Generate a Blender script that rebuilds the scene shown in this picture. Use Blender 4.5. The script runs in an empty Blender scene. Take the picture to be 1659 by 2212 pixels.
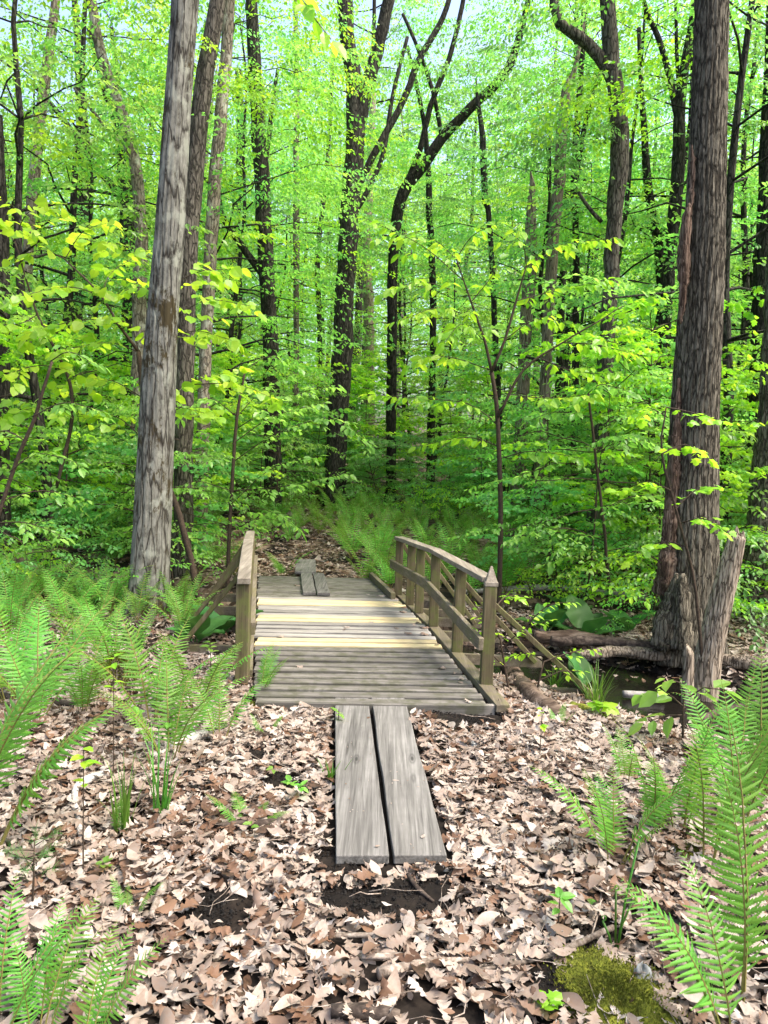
import bpy, math, random
import numpy as np
from mathutils import Vector, Matrix

# ------------------------------------------------------------------ camera, sky, sun, exposure
S = bpy.context.scene
COL = S.collection
PW, PH, FOC, CX, CY = 1659.0, 2212.0, 1600.0, 829.5, 1106.0      # the photograph as measured (pixels)
CAM_H, PITCH, ROLL = 1.7, 5.1, 2.0
cam = bpy.data.objects.new('camera', bpy.data.cameras.new('camera'))
COL.objects.link(cam)
CAM_R = (Matrix.Rotation(math.radians(90 - PITCH), 3, 'X') @ Matrix.Rotation(math.radians(ROLL), 3, 'Z'))
cam.matrix_world = Matrix.Translation((0, 0, CAM_H)) @ CAM_R.to_4x4()
cam.data.sensor_width = 36.0
cam.data.sensor_fit = 'AUTO'
cam.data.lens = FOC / PH * 36.0
cam.data.clip_start, cam.data.clip_end = 0.05, 600.0
S.camera = cam

SUN_EL, SUN_AZ = math.radians(58), math.radians(112)     # azimuth: 0 = straight ahead (+Y), positive = to the right
w = bpy.data.worlds.new('World'); S.world = w; w.use_nodes = True
nt = w.node_tree; nt.nodes.clear()
sky = nt.nodes.new('ShaderNodeTexSky'); sky.sky_type = 'NISHITA'; sky.sun_disc = False
sky.sun_elevation = SUN_EL; sky.sun_rotation = SUN_AZ
sky.dust_density = 6.0; sky.air_density = 1.0; sky.ozone_density = 0.6
bg = nt.nodes.new('ShaderNodeBackground'); bg.inputs['Strength'].default_value = 0.15
out = nt.nodes.new('ShaderNodeOutputWorld')
nt.links.new(sky.outputs[0], bg.inputs[0]); nt.links.new(bg.outputs[0], out.inputs[0])
sd = bpy.data.lights.new('sun', 'SUN'); sd.energy = 1.15; sd.angle = math.radians(10); sd.color = (1.0, 0.95, 0.86)
sun = bpy.data.objects.new('sun', sd); COL.objects.link(sun)
to_sun = Vector((math.sin(SUN_AZ) * math.cos(SUN_EL), math.cos(SUN_AZ) * math.cos(SUN_EL), math.sin(SUN_EL)))
sun.rotation_euler = to_sun.to_track_quat('Z', 'Y').to_euler()
S.view_settings.view_transform = 'Standard'; S.view_settings.look = 'None'
S.view_settings.exposure = 1.92; S.view_settings.gamma = 1.0
S.cycles.max_bounces = 10; S.cycles.diffuse_bounces = 6; S.cycles.glossy_bounces = 2
S.cycles.transmission_bounces = 8; S.cycles.transparent_max_bounces = 4
S.cycles.sample_clamp_indirect = 4.0
S.cycles.use_denoising = True

# ------------------------------------------------------------------ helpers
PI = math.pi
Rnp = np.array(CAM_R)
def ray(px, py):
    return Rnp @ np.array([(px - CX) / FOC, -(py - CY) / FOC, -1.0])
def at_y(px, py, Y):
    v = ray(px, py); return np.array([0, 0, CAM_H]) + v * (Y / v[1])
def ground_at(px, py):
    v = ray(px, py); z = 0.0; p = None
    for _ in range(12):
        p = np.array([0, 0, CAM_H]) + v * ((z - CAM_H) / v[2])
        z = 0.5 * z + 0.5 * max(-.28, float(hgt(p[0], p[1])))
    p[2] = max(-.28, float(hgt(p[0], p[1]))); return p
def proj(p):
    v = Rnp.T @ (np.asarray(p, float) - np.array([0, 0, CAM_H]))
    return CX + FOC * v[0] / -v[2], CY - FOC * v[1] / -v[2]
def sm(a, b, x):
    t = np.clip((x - a) / (b - a), 0, 1); return t * t * (3 - 2 * t)
_wr = np.random.default_rng(5)
_WV = [(_wr.normal(0, 1, 2) * f, _wr.uniform(0, 6.28), a) for f, a, n in
       ((0.35, .05, 4), (1.2, .016, 6), (4.0, .007, 8), (11, .0035, 10)) for _ in range(n)]
MUD = []          # bare black soil spots: x, y, radius
def ditch(x, y):
    """distance from the ditch's line, 1 at its banks; the near bank lies further off on the right"""
    d = (np.asarray(y, float) - (7.0 - 0.5 * np.asarray(x, float))) / 1.118
    return np.abs(d) / np.where(d > 0, .72, .72 + .36 * sm(1.1, 2.1, x) )
def hgt(x, y):
    x = np.asarray(x, float); y = np.asarray(y, float)
    z = np.zeros(np.broadcast(x, y).shape)
    for k, p, a in _WV:
        z = z + a * np.sin(k[0] * x + k[1] * y + p)
    z = z * (.45 + .55 * sm(.25, 1.2, np.abs(x - .1)))
    z = z - 0.42 * np.exp(-ditch(x, y) ** 4)
    z = z + 0.035 * np.maximum(0, y - 10.5) ** 1.02
    z = z + 0.012 * np.maximum(0, np.abs(x) - 6)
    return z
def nrm(v):
    return v / np.maximum(np.linalg.norm(v, axis=-1, keepdims=True), 1e-9)

def mesh_np(name, V, faces, tint=None, smooth=False, mats=(), mat_idx=None):
    """faces: list of arrays (n,k)"""
    me = bpy.data.meshes.new(name)
    V = np.asarray(V, np.float32)
    faces = [np.asarray(f, np.int32) for f in faces if len(f)]
    loops = np.concatenate([f.ravel() for f in faces])
    tot = np.concatenate([np.full(len(f), f.shape[1], np.int32) for f in faces])
    start = np.concatenate([[0], np.cumsum(tot)[:-1]]).astype(np.int32)
    me.vertices.add(len(V)); me.vertices.foreach_set('co', V.ravel())
    me.loops.add(len(loops)); me.loops.foreach_set('vertex_index', loops)
    me.polygons.add(len(tot)); me.polygons.foreach_set('loop_start', start)
    try: me.polygons.foreach_set('loop_total', tot)
    except Exception: pass
    for m in mats: me.materials.append(m)
    if mat_idx is not None: me.polygons.foreach_set('material_index', np.asarray(mat_idx, np.int32))
    me.polygons.foreach_set('use_smooth', np.full(len(tot), smooth))
    if tint is not None:
        a = me.attributes.new('tint', 'FLOAT', 'POINT'); a.data.foreach_set('value', np.asarray(tint, np.float32))
    me.update(calc_edges=True)
    return me

def tag(o, label=None, cat=None, group=None, kind=None):
    if label: o['label'] = label
    if cat: o['category'] = cat
    if group: o['group'] = group
    if kind: o['kind'] = kind
    return o
def obj(name, me, parent=None, loc=None):
    o = bpy.data.objects.new(name, me); COL.objects.link(o)
    if parent is not None: o.parent = parent
    if loc is not None: o.location = loc
    return o
def empty(name, loc, rz=0.0, sc=1.0):
    o = bpy.data.objects.new(name, None); COL.objects.link(o)
    o.location = loc; o.rotation_euler = (0, 0, rz); o.scale = (sc, sc, sc); o.empty_display_size = 0.1
    return o

class MB:
    def __init__(s): s.v = []; s.f4 = []; s.f3 = []; s.t = []; s.n = 0
    def add(s, V, f4=(), f3=(), tint=0.5):
        V = np.asarray(V, float)
        s.v.append(V)
        if len(f4): s.f4.append(np.asarray(f4) + s.n)
        if len(f3): s.f3.append(np.asarray(f3) + s.n)
        s.t.append(np.broadcast_to(np.asarray(tint, float), (len(V),)))
        s.n += len(V)
    def build(s, name, mat, parent=None, smooth=False, loc=None, bevel=0):
        fs = ([np.concatenate(s.f4)] if s.f4 else []) + ([np.concatenate(s.f3)] if s.f3 else [])
        V = np.concatenate(s.v)
        if loc is not None: V = V - np.asarray(loc, float)
        me = mesh_np(name, V, fs, np.concatenate(s.t), smooth, [mat] if mat else [])
        o = obj(name, me, parent, loc)
        if bevel:
            b = o.modifiers.new('bevel', 'BEVEL'); b.width = bevel; b.segments = 2; b.limit_method = 'ANGLE'
        return o
    def beam(s, p0, p1, wid, hei, up=(0, 0, 1), tint=.5, seg=1, wob=0.0, rng=None):
        """rectangular bar from p0 to p1; wid across, hei along up"""
        p0 = np.asarray(p0, float); p1 = np.asarray(p1, float)
        d = nrm(p1 - p0); side = nrm(np.cross(d, np.asarray(up, float))); u = np.cross(side, d)
        rings = []
        for i in range(seg + 1):
            c = p0 + (p1 - p0) * i / seg
            if wob and rng is not None and 0 < i: c = c + rng.normal(0, wob, 3)
            rings.append([c + side * a * wid / 2 + u * b * hei / 2 for a, b in ((-1, -1), (1, -1), (1, 1), (-1, 1))])
        V = np.array(rings).reshape(-1, 3); f = []
        for i in range(seg):
            for k in range(4):
                a, b = i * 4 + k, i * 4 + (k + 1) % 4
                f.append((a, b, b + 4, a + 4))
        e = seg * 4
        f += [(3, 2, 1, 0), (e, e + 1, e + 2, e + 3)]
        s.add(V, f, tint=tint)
    def tube(s, P, R, sides=6, tint=.5, cap=True, disp=None):
        V, f4, f3 = tube_np(P, R, sides, cap, disp)
        s.add(V, f4, f3, tint)

def tube_np(P, R, sides=6, cap=True, disp=None):
    P = np.asarray(P, float); R = np.broadcast_to(np.asarray(R, float), (len(P),))
    n = len(P)
    T = np.gradient(P, axis=0); T = nrm(T)
    ref = np.array([1.0, 0, 0]) if abs(T[:, 0]).mean() < .8 else np.array([0, 1.0, 0])
    U = nrm(np.cross(np.cross(T, ref), T)); W = np.cross(T, U)
    a = np.arange(sides) * 2 * PI / sides
    rad = np.repeat(R[:, None], sides, 1)
    if disp is not None: rad = rad + disp(a[None, :], np.arange(n)[:, None], P)
    V = P[:, None] + rad[..., None] * (np.cos(a)[None, :, None] * U[:, None] + np.sin(a)[None, :, None] * W[:, None])
    i = np.arange(n - 1)[:, None] * sides; k = np.arange(sides)[None]; k2 = (k + 1) % sides
    f4 = np.stack([i + k, i + k2, i + sides + k2, i + sides + k], -1).reshape(-1, 4)
    V = V.reshape(-1, 3); f3 = []
    if cap:
        V = np.concatenate([V, P[:1], P[-1:]]); b0, b1 = n * sides, n * sides + 1
        kk = np.arange(sides); kn = (kk + 1) % sides; e = (n - 1) * sides
        f3 = np.concatenate([np.stack([kn, kk, np.full(sides, b0)], 1), np.stack([e + kk, e + kn, np.full(sides, b1)], 1)])
    return V, f4, f3

def spline(pts, step):
    """Catmull-Rom through rows of pts (first three columns are xyz), resampled about every step metres"""
    P = np.asarray(pts, float)
    if len(P) == 2:
        n = max(2, int(np.linalg.norm(P[1, :3] - P[0, :3]) / step) + 1)
        return P[0] + (P[1] - P[0]) * np.linspace(0, 1, n)[:, None]
    Q = np.vstack([2 * P[0] - P[1], P, 2 * P[-1] - P[-2]]); res = []
    for i in range(len(P) - 1):
        n = max(1, int(np.linalg.norm(P[i + 1, :3] - P[i, :3]) / step))
        t = np.arange(n)[:, None] / n
        a, b, c, d = Q[i], Q[i + 1], Q[i + 2], Q[i + 3]
        res.append(.5 * (2 * b + (c - a) * t + (2 * a - 5 * b + 4 * c - d) * t ** 2 + (3 * b - a - 3 * c + d) * t ** 3))
    res.append(P[-1:])
    return np.vstack(res)

# ------------------------------------------------------------------ materials
def new_mat(name):
    m = bpy.data.materials.new(name); m.use_nodes = True
    n = m.node_tree; n.nodes.clear()
    o = n.nodes.new('ShaderNodeOutputMaterial')
    return m, n, o
def N(n, typ, **kw):
    x = n.nodes.new(typ)
    for k, v in kw.items():
        if k in x.inputs: x.inputs[k].default_value = v
        else: setattr(x, k, v)
    return x
def ramp(n, src, stops):
    r = n.nodes.new('ShaderNodeValToRGB'); e = r.color_ramp.elements
    while len(e) < len(stops): e.new(.5)
    for el, (p, c) in zip(e, stops):
        el.position = p; el.color = (*c, 1)
    n.links.new(src, r.inputs[0]); return r
def coords(n, scale, kind='Object'):
    tc = n.nodes.new('ShaderNodeTexCoord'); mp = n.nodes.new('ShaderNodeMapping')
    mp.inputs['Scale'].default_value = scale
    n.links.new(tc.outputs[kind], mp.inputs[0]); return mp.outputs[0]
def noise(n, vec, scale, detail=4.0, rough=.6, dist=0.0):
    x = N(n, 'ShaderNodeTexNoise', Scale=scale, Detail=detail, Roughness=rough, Distortion=dist)
    n.links.new(vec, x.inputs['Vector']); return x.outputs['Fac']
def mixc(n, fac, a, b, mode='MIX'):
    x = n.nodes.new('ShaderNodeMix'); x.data_type = 'RGBA'; x.blend_type = mode
    for s, v in ((0, fac), (6, a), (7, b)):
        if hasattr(v, 'is_linked') or isinstance(v, bpy.types.NodeSocket): n.links.new(v, x.inputs[s])
        else: x.inputs[s].default_value = v if s == 0 else (*v, 1)
    return x.outputs[2]
def mathn(n, op, a, b=0.0):
    x = n.nodes.new('ShaderNodeMath'); x.operation = op
    for i, v in enumerate((a, b)):
        if isinstance(v, bpy.types.NodeSocket): n.links.new(v, x.inputs[i])
        else: x.inputs[i].default_value = v
    return x.outputs[0]
def bump(n, h, strength, dist):
    b = N(n, 'ShaderNodeBump', Strength=strength, Distance=dist); n.links.new(h, b.inputs['Height']); return b.outputs[0]

def leaf_mat(name, stops, transl=.5, tv=1.5, rough=.42, spec=.6, hue_var=.035):
    m, n, o = new_mat(name)
    at = N(n, 'ShaderNodeAttribute', attribute_name='tint')
    oi = n.nodes.new('ShaderNodeObjectInfo')
    r = ramp(n, at.outputs['Fac'], stops)
    hs = N(n, 'ShaderNodeHueSaturation'); n.links.new(r.outputs[0], hs.inputs['Color'])
    n.links.new(mathn(n, 'ADD', mathn(n, 'MULTIPLY', oi.outputs['Random'], hue_var), .5 - hue_var / 2), hs.inputs['Hue'])
    n.links.new(mathn(n, 'ADD', mathn(n, 'MULTIPLY', oi.outputs['Random'], .4), .8), hs.inputs['Value'])
    p = N(n, 'ShaderNodeBsdfPrincipled', Roughness=rough); p.inputs['Specular IOR Level'].default_value = spec
    n.links.new(hs.outputs[0], p.inputs['Base Color'])
    h2 = N(n, 'ShaderNodeHueSaturation', Hue=.487, Saturation=1.0, Value=tv); n.links.new(hs.outputs[0], h2.inputs['Color'])
    t = n.nodes.new('ShaderNodeBsdfTranslucent'); n.links.new(h2.outputs[0], t.inputs[0])
    mx = N(n, 'ShaderNodeMixShader'); mx.inputs[0].default_value = transl
    n.links.new(p.outputs[0], mx.inputs[1]); n.links.new(t.outputs[0], mx.inputs[2]); n.links.new(mx.outputs[0], o.inputs[0])
    return m

def bark_mat(name, dark, mid, light, sc=(16, 16, 2.2), moss=None, moss_amt=.5, bstr=.9, bdist=.02, obj_var=True, lichen=None, fis=None, fw=.09):
    m, n, o = new_mat(name)
    v = coords(n, sc)
    a = noise(n, v, 1.0, 6, .65, .6)
    v2 = coords(n, (sc[0] * 2.6, sc[1] * 2.6, sc[2] * 2.5))
    b = noise(n, v2, 1.0, 4, .6, .3)
    h = mathn(n, 'ADD', mathn(n, 'MULTIPLY', a, .7), mathn(n, 'MULTIPLY', b, .3))
    r = ramp(n, h, [(.34, dark), (.48, mid), (.66, light)])
    c = r.outputs[0]
    if fis:
        fv = coords(n, fis); nz = N(n, 'ShaderNodeTexNoise', Scale=1.3, Detail=4.0); n.links.new(fv, nz.inputs['Vector'])
        ma = N(n, 'ShaderNodeVectorMath', operation='MULTIPLY_ADD'); n.links.new(nz.outputs['Color'], ma.inputs[0]); ma.inputs[1].default_value = (1.1, 1.1, 1.1); n.links.new(fv, ma.inputs[2])
        vf = N(n, 'ShaderNodeTexVoronoi', Scale=1.0); vf.feature = 'DISTANCE_TO_EDGE'; n.links.new(ma.outputs[0], vf.inputs['Vector'])
        thr = mathn(n, 'MULTIPLY', noise(n, coords(n, (2.5, 2.5, 1.6)), 1.0, 3, .6), fw * 2.2)
        fr = N(n, 'ShaderNodeMapRange'); n.links.new(vf.outputs['Distance'], fr.inputs[0]); fr.inputs[1].default_value = 0; n.links.new(thr, fr.inputs[2])
        c = mixc(n, fr.outputs[0], dark, c); h = mathn(n, 'ADD', mathn(n, 'MULTIPLY', h, .5), mathn(n, 'MULTIPLY', fr.outputs[0], .5))
    if lichen:
        lf = noise(n, coords(n, (7, 7, 5)), 1.0, 5, .6)
        c = mixc(n, ramp(n, lf, [(.55, (0, 0, 0)), (.64, (.8, .8, .8))]).outputs[0], c, lichen)
    if moss:
        mf = noise(n, coords(n, (4, 4, 2.0)), 1.0, 8, .75)
        c = mixc(n, ramp(n, mf, [(moss_amt, (0, 0, 0)), (moss_amt + .045, (.95, .95, .95))]).outputs[0], c, moss)
    if obj_var:
        oi = n.nodes.new('ShaderNodeObjectInfo')
        hs = N(n, 'ShaderNodeHueSaturation'); n.links.new(c, hs.inputs['Color'])
        n.links.new(mathn(n, 'ADD', mathn(n, 'MULTIPLY', oi.outputs['Random'], .5), .75), hs.inputs['Value'])
        c = hs.outputs[0]
    p = N(n, 'ShaderNodeBsdfPrincipled', Roughness=.9); p.inputs['Specular IOR Level'].default_value = .15
    n.links.new(c, p.inputs['Base Color']); n.links.new(bump(n, h, bstr, bdist), p.inputs['Normal'])
    n.links.new(p.outputs[0], o.inputs[0]); return m

def wood_mat(name, a, b, c, grain_axis=0, green=None, sun_wear_band=None, gr=26, spec=.25, knots=False):
    """weathered timber; grain along an axis (0 x, 1 y, 2 z); tint attribute shifts each board"""
    m, n, o = new_mat(name)
    sc = [gr * 1.0] * 3; sc[grain_axis] = 1.1
    at = N(n, 'ShaderNodeAttribute', attribute_name='tint')
    tc = n.nodes.new('ShaderNodeTexCoord')
    off = n.nodes.new('ShaderNodeCombineXYZ'); n.links.new(mathn(n, 'MULTIPLY', at.outputs['Fac'], 37.0), off.inputs[grain_axis])
    ad = N(n, 'ShaderNodeVectorMath', operation='ADD'); n.links.new(tc.outputs['Object'], ad.inputs[0]); n.links.new(off.outputs[0], ad.inputs[1])
    mp = n.nodes.new('ShaderNodeMapping'); mp.inputs['Scale'].default_value = sc; n.links.new(ad.outputs[0], mp.inputs[0])
    g = noise(n, mp.outputs[0], 1.0, 5, .65, .8)
    sc2 = [gr * 4.0] * 3; sc2[grain_axis] = 3.0
    mp2 = n.nodes.new('ShaderNodeMapping'); mp2.inputs['Scale'].default_value = sc2; n.links.new(ad.outputs[0], mp2.inputs[0])
    g2 = noise(n, mp2.outputs[0], 1.0, 3, .6)
    h = mathn(n, 'ADD', mathn(n, 'MULTIPLY', g, .65), mathn(n, 'MULTIPLY', g2, .35))
    col = ramp(n, h, [(.33, a), (.5, b), (.66, c)]).outputs[0]
    big = noise(n, ad.outputs[0], 5.0, 4, .6)
    col = mixc(n, ramp(n, big, [(.35, (.0, .0, .0)), (.7, (.55, .55, .55))]).outputs[0], col, tuple(x * .62 for x in b))
    hs = N(n, 'ShaderNodeHueSaturation'); n.links.new(col, hs.inputs['Color'])
    n.links.new(mathn(n, 'ADD', mathn(n, 'MULTIPLY', at.outputs['Fac'], .7), .65), hs.inputs['Value']); col = hs.outputs[0]
    if knots:
        ks = [9.0] * 3; ks[grain_axis] = 2.6
        mk_ = n.nodes.new('ShaderNodeMapping'); mk_.inputs['Scale'].default_value = ks; n.links.new(ad.outputs[0], mk_.inputs[0])
        vk = N(n, 'ShaderNodeTexVoronoi', Scale=1.0, Randomness=1.0); n.links.new(mk_.outputs[0], vk.inputs['Vector'])
        col = mixc(n, ramp(n, vk.outputs['Distance'], [(.05, (.85, .85, .85)), (.10, (.25, .25, .25)), (.13, (.5, .5, .5)), (.2, (0, 0, 0))]).outputs[0], col, tuple(x * .45 for x in a))
    if green:
        gf = noise(n, ad.outputs[0], 9.0, 5, .65)
        col = mixc(n, ramp(n, gf, [(.46, (0, 0, 0)), (.62, (.75, .75, .75))]).outputs[0], col, green)
    if sun_wear_band:        # sunlit strip, partly wear, painted down the middle of the walkway
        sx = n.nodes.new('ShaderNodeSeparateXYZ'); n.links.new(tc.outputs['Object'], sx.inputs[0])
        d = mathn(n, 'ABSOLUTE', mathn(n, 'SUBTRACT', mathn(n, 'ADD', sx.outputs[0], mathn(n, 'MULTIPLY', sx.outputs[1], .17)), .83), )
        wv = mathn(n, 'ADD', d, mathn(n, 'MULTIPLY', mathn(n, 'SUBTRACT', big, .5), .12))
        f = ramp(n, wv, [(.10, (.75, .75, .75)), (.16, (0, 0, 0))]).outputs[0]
        col = mixc(n, f, col, sun_wear_band)
    p = N(n, 'ShaderNodeBsdfPrincipled', Roughness=.78); p.inputs['Specular IOR Level'].default_value = spec
    n.links.new(col, p.inputs['Base Color']); n.links.new(bump(n, h, .5, .004), p.inputs['Normal'])
    n.links.new(p.outputs[0], o.inputs[0]); return m

def plain_mat(name, stops, scale=20, rough=.9, bstr=.6, bdist=.01, spec=.2, detail=6):
    m, n, o = new_mat(name)
    v = coords(n, (1, 1, 1)); f = noise(n, v, scale, detail, .65, .3)
    p = N(n, 'ShaderNodeBsdfPrincipled', Roughness=rough); p.inputs['Specular IOR Level'].default_value = spec
    n.links.new(ramp(n, f, stops).outputs[0], p.inputs['Base Color']); n.links.new(bump(n, f, bstr, bdist), p.inputs['Normal'])
    n.links.new(p.outputs[0], o.inputs[0]); return m

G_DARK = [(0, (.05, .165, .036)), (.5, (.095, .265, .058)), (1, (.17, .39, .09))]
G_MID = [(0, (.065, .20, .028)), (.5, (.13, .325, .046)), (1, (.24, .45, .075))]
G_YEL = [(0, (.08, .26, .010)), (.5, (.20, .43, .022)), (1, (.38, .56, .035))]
M = {}
M['leaf'] = leaf_mat('woodland_leaf', G_MID, .55, 2.0)
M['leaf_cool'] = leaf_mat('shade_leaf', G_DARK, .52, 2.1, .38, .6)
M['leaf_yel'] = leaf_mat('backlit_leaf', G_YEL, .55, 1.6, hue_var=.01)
M['leaf_far'] = leaf_mat('distant_leaf', [(0, (.08, .24, .03)), (.5, (.16, .38, .045)), (1, (.28, .52, .08))], .5, 1.7)
M['fern'] = leaf_mat('fern_blade', [(0, (.055, .19, .024)), (.5, (.105, .285, .036)), (1, (.185, .395, .05))], .45, 1.5, .5, .3)
M['cabbage'] = leaf_mat('broad_leaf', [(0, (.025, .095, .022)), (1, (.05, .16, .03))], .3, 1.4, .55, .3)
M['grass'] = leaf_mat('grass_blade', [(0, (.04, .14, .012)), (1, (.10, .25, .025))], .4, 1.4)
M['stipe'] = plain_mat('fern_stalk', [(.3, (.10, .12, .02)), (.7, (.18, .14, .05))], 30)
M['bark_dark'] = bark_mat('dark_bark', (.007, .0065, .005), (.028, .0265, .021), (.08, .075, .06), sc=(26, 26, 6), fis=(20, 20, 5), fw=.16)
M['bark_pale'] = bark_mat('pale_bark', (.06, .05, .038), (.18, .15, .115), (.33, .29, .24), sc=(26, 26, 6), lichen=(.38, .38, .31), fis=(22, 22, 6), fw=.10)
M['bark_mid'] = bark_mat('brown_grey_bark', (.02, .017, .013), (.075, .067, .053), (.15, .135, .11), sc=(26, 26, 6), fis=(20, 20, 5), fw=.14)
M['bark_snag'] = bark_mat('weathered_snag', (.05, .036, .025), (.22, .18, .135), (.38, .33, .265), sc=(44, 44, 4), fis=(34, 34, 3), fw=.09)
M['bark_grey'] = bark_mat('grey_maple_bark', (.020, .017, .013), (.118, .117, .099), (.20, .198, .172), sc=(22, 22, 7), moss=(.035, .027, .011), moss_amt=.535, lichen=(.22, .23, .19), obj_var=False, fis=(12, 12, 1.6), fw=.085, bdist=.012)
M['bark_oak'] = bark_mat('ridged_oak_bark', (.024, .020, .014), (.100, .089, .066), (.19, .173, .136), sc=(45, 45, 12), bstr=1.0, bdist=.02, obj_var=False, fis=(26, 26, 4.5), fw=.13)
M['twig'] = plain_mat('twig_bark', [(.3, (.025, .018, .012)), (.7, (.07, .05, .035))], 40)
M['rot'] = bark_mat('rotten_wood', (.035, .021, .014), (.11, .073, .052), (.23, .178, .137), sc=(34, 34, 2.0), obj_var=False, fis=(40, 40, 3), fw=.1)
M['moss'] = plain_mat('moss_cushion', [(.3, (.05, .05, .010)), (.55, (.14, .16, .018)), (.75, (.25, .25, .035))], 38, 1, 1.0, .012)
M['stone'] = plain_mat('lichen_stone', [(.35, (.10, .10, .10)), (.6, (.33, .35, .35)), (.8, (.5, .52, .5))], 22)
M['stick'] = bark_mat('fallen_stick', (.04, .03, .022), (.15, .12, .095), (.32, .28, .24), sc=(30, 30, 30), bdist=.005)
M['stick_pale'] = bark_mat('bleached_stick', (.11, .10, .085), (.29, .27, .245), (.42, .405, .38), sc=(30, 30, 30), bdist=.004)
M['stick_dark'] = bark_mat('wet_dark_wood', (.012, .009, .007), (.04, .03, .024), (.12, .095, .075), sc=(14, 14, 14), bdist=.01)
M['log'] = bark_mat('decayed_log', (.02, .013, .009), (.085, .06, .042), (.22, .17, .13), sc=(3, 22, 22), bdist=.02)
M['soil'] = plain_mat('black_soil', [(.35, (.003, .0025, .002)), (.7, (.016, .013, .010))], 45, .85, 1.0, .02, .3)
M['deck'] = wood_mat('weathered_deck', (.045, .041, .035), (.118, .110, .096), (.21, .198, .176), 0, green=(.055, .056, .032), sun_wear_band=(.27, .245, .215))
M['deck_sunlit'] = wood_mat('sunlit_grey_deck', (.10, .094, .083), (.20, .19, .17), (.32, .307, .28), 0, sun_wear_band=(.40, .38, .345))  # lighter deck timber, with sunlight on the middle boards put into its colour
M['deck_new'] = wood_mat('new_timber', (.33, .265, .135), (.43, .36, .205), (.49, .42, .26), 0)
M['rail'] = wood_mat('rail_timber', (.058, .046, .029), (.125, .105, .074), (.22, .19, .145), 1, green=(.12, .11, .05))
M['rail_top'] = wood_mat('rail_top_timber', (.085, .071, .052), (.175, .152, .118), (.28, .25, .205), 1)
M['post'] = wood_mat('post_timber', (.038, .030, .015), (.09, .073, .038), (.165, .135, .082), 2, green=(.085, .10, .025))
M['plank'] = wood_mat('plank_timber', (.040, .038, .034), (.135, .130, .119), (.235, .228, .212), 1, gr=30, knots=True)

# soil and litter-covered ground
m, n, o = new_mat('forest_floor'); M['ground'] = m
v = coords(n, (1, 1, 1))
vo = N(n, 'ShaderNodeTexVoronoi', Scale=14.0, Randomness=1.0); n.links.new(v, vo.inputs['Vector'])
sx = n.nodes.new('ShaderNodeSeparateColor'); n.links.new(vo.outputs['Color'], sx.inputs[0])
lit = ramp(n, sx.outputs[0], [(.0, (.035, .022, .014)), (.3, (.11, .07, .045)), (.65, (.24, .17, .12)), (1, (.36, .28, .22))]).outputs[0]
big = noise(n, v, 1.6, 6, .6)
soil = ramp(n, noise(n, v, 30, 6, .7), [(.35, (.002, .0016, .0014)), (.7, (.013, .010, .0075))]).outputs[0]
yy = n.nodes.new('ShaderNodeSeparateXYZ'); n.links.new(v, yy.inputs[0])
farf = ramp(n, mathn(n, 'MULTIPLY', yy.outputs[1], .05), [(.22, (0, 0, 0)), (.5, (1, 1, 1))]).outputs[0]
lm = mixc(n, ramp(n, big, [(.42, (0, 0, 0)), (.6, (.8, .8, .8))]).outputs[0], soil, lit)
c = mixc(n, farf, mixc(n, .05, soil, lm), lm)
p = N(n, 'ShaderNodeBsdfPrincipled', Roughness=.95); p.inputs['Specular IOR Level'].default_value = .15
n.links.new(c, p.inputs['Base Color']); n.links.new(bump(n, sx.outputs[1], .6, .02), p.inputs['Normal']); n.links.new(p.outputs[0], o.inputs[0])
# standing black water
m, n, o = new_mat('stream_water'); M['water'] = m
f = noise(n, coords(n, (1, 1, 1)), 6, 4, .6)
p = N(n, 'ShaderNodeBsdfPrincipled', Roughness=.22); p.inputs['Base Color'].default_value = (.006, .005, .004, 1)
n.links.new(bump(n, f, .35, .03), p.inputs['Normal']); n.links.new(p.outputs[0], o.inputs[0])
# fallen leaves
m, n, o = new_mat('dry_oak_leaf'); M['litter'] = m
at = N(n, 'ShaderNodeAttribute', attribute_name='tint')
r = ramp(n, at.outputs['Fac'], [(0, (.03, .019, .012)), (.12, (.07, .036, .02)), (.25, (.15, .085, .05)), (.36, (.15, .12, .10)), (.5, (.228, .182, .144)), (.62, (.285, .232, .19)), (.74, (.285, .255, .222)), (.88, (.36, .305, .248)), (1, (.41, .37, .33))])
nn = noise(n, coords(n, (1, 1, 1)), 60, 3, .6)
c = mixc(n, ramp(n, nn, [(.4, (0, 0, 0)), (.75, (.5, .5, .5))]).outputs[0], r.outputs[0], (.16, .09, .055))
p = N(n, 'ShaderNodeBsdfPrincipled', Roughness=.6); p.inputs['Specular IOR Level'].default_value = .3
n.links.new(c, p.inputs['Base Color'])
t = n.nodes.new('ShaderNodeBsdfTranslucent'); n.links.new(c, t.inputs[0])
mx = N(n, 'ShaderNodeMixShader'); mx.inputs[0].default_value = .15
n.links.new(p.outputs[0], mx.inputs[1]); n.links.new(t.outputs[0], mx.inputs[2]); n.links.new(mx.outputs[0], o.inputs[0])

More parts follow.
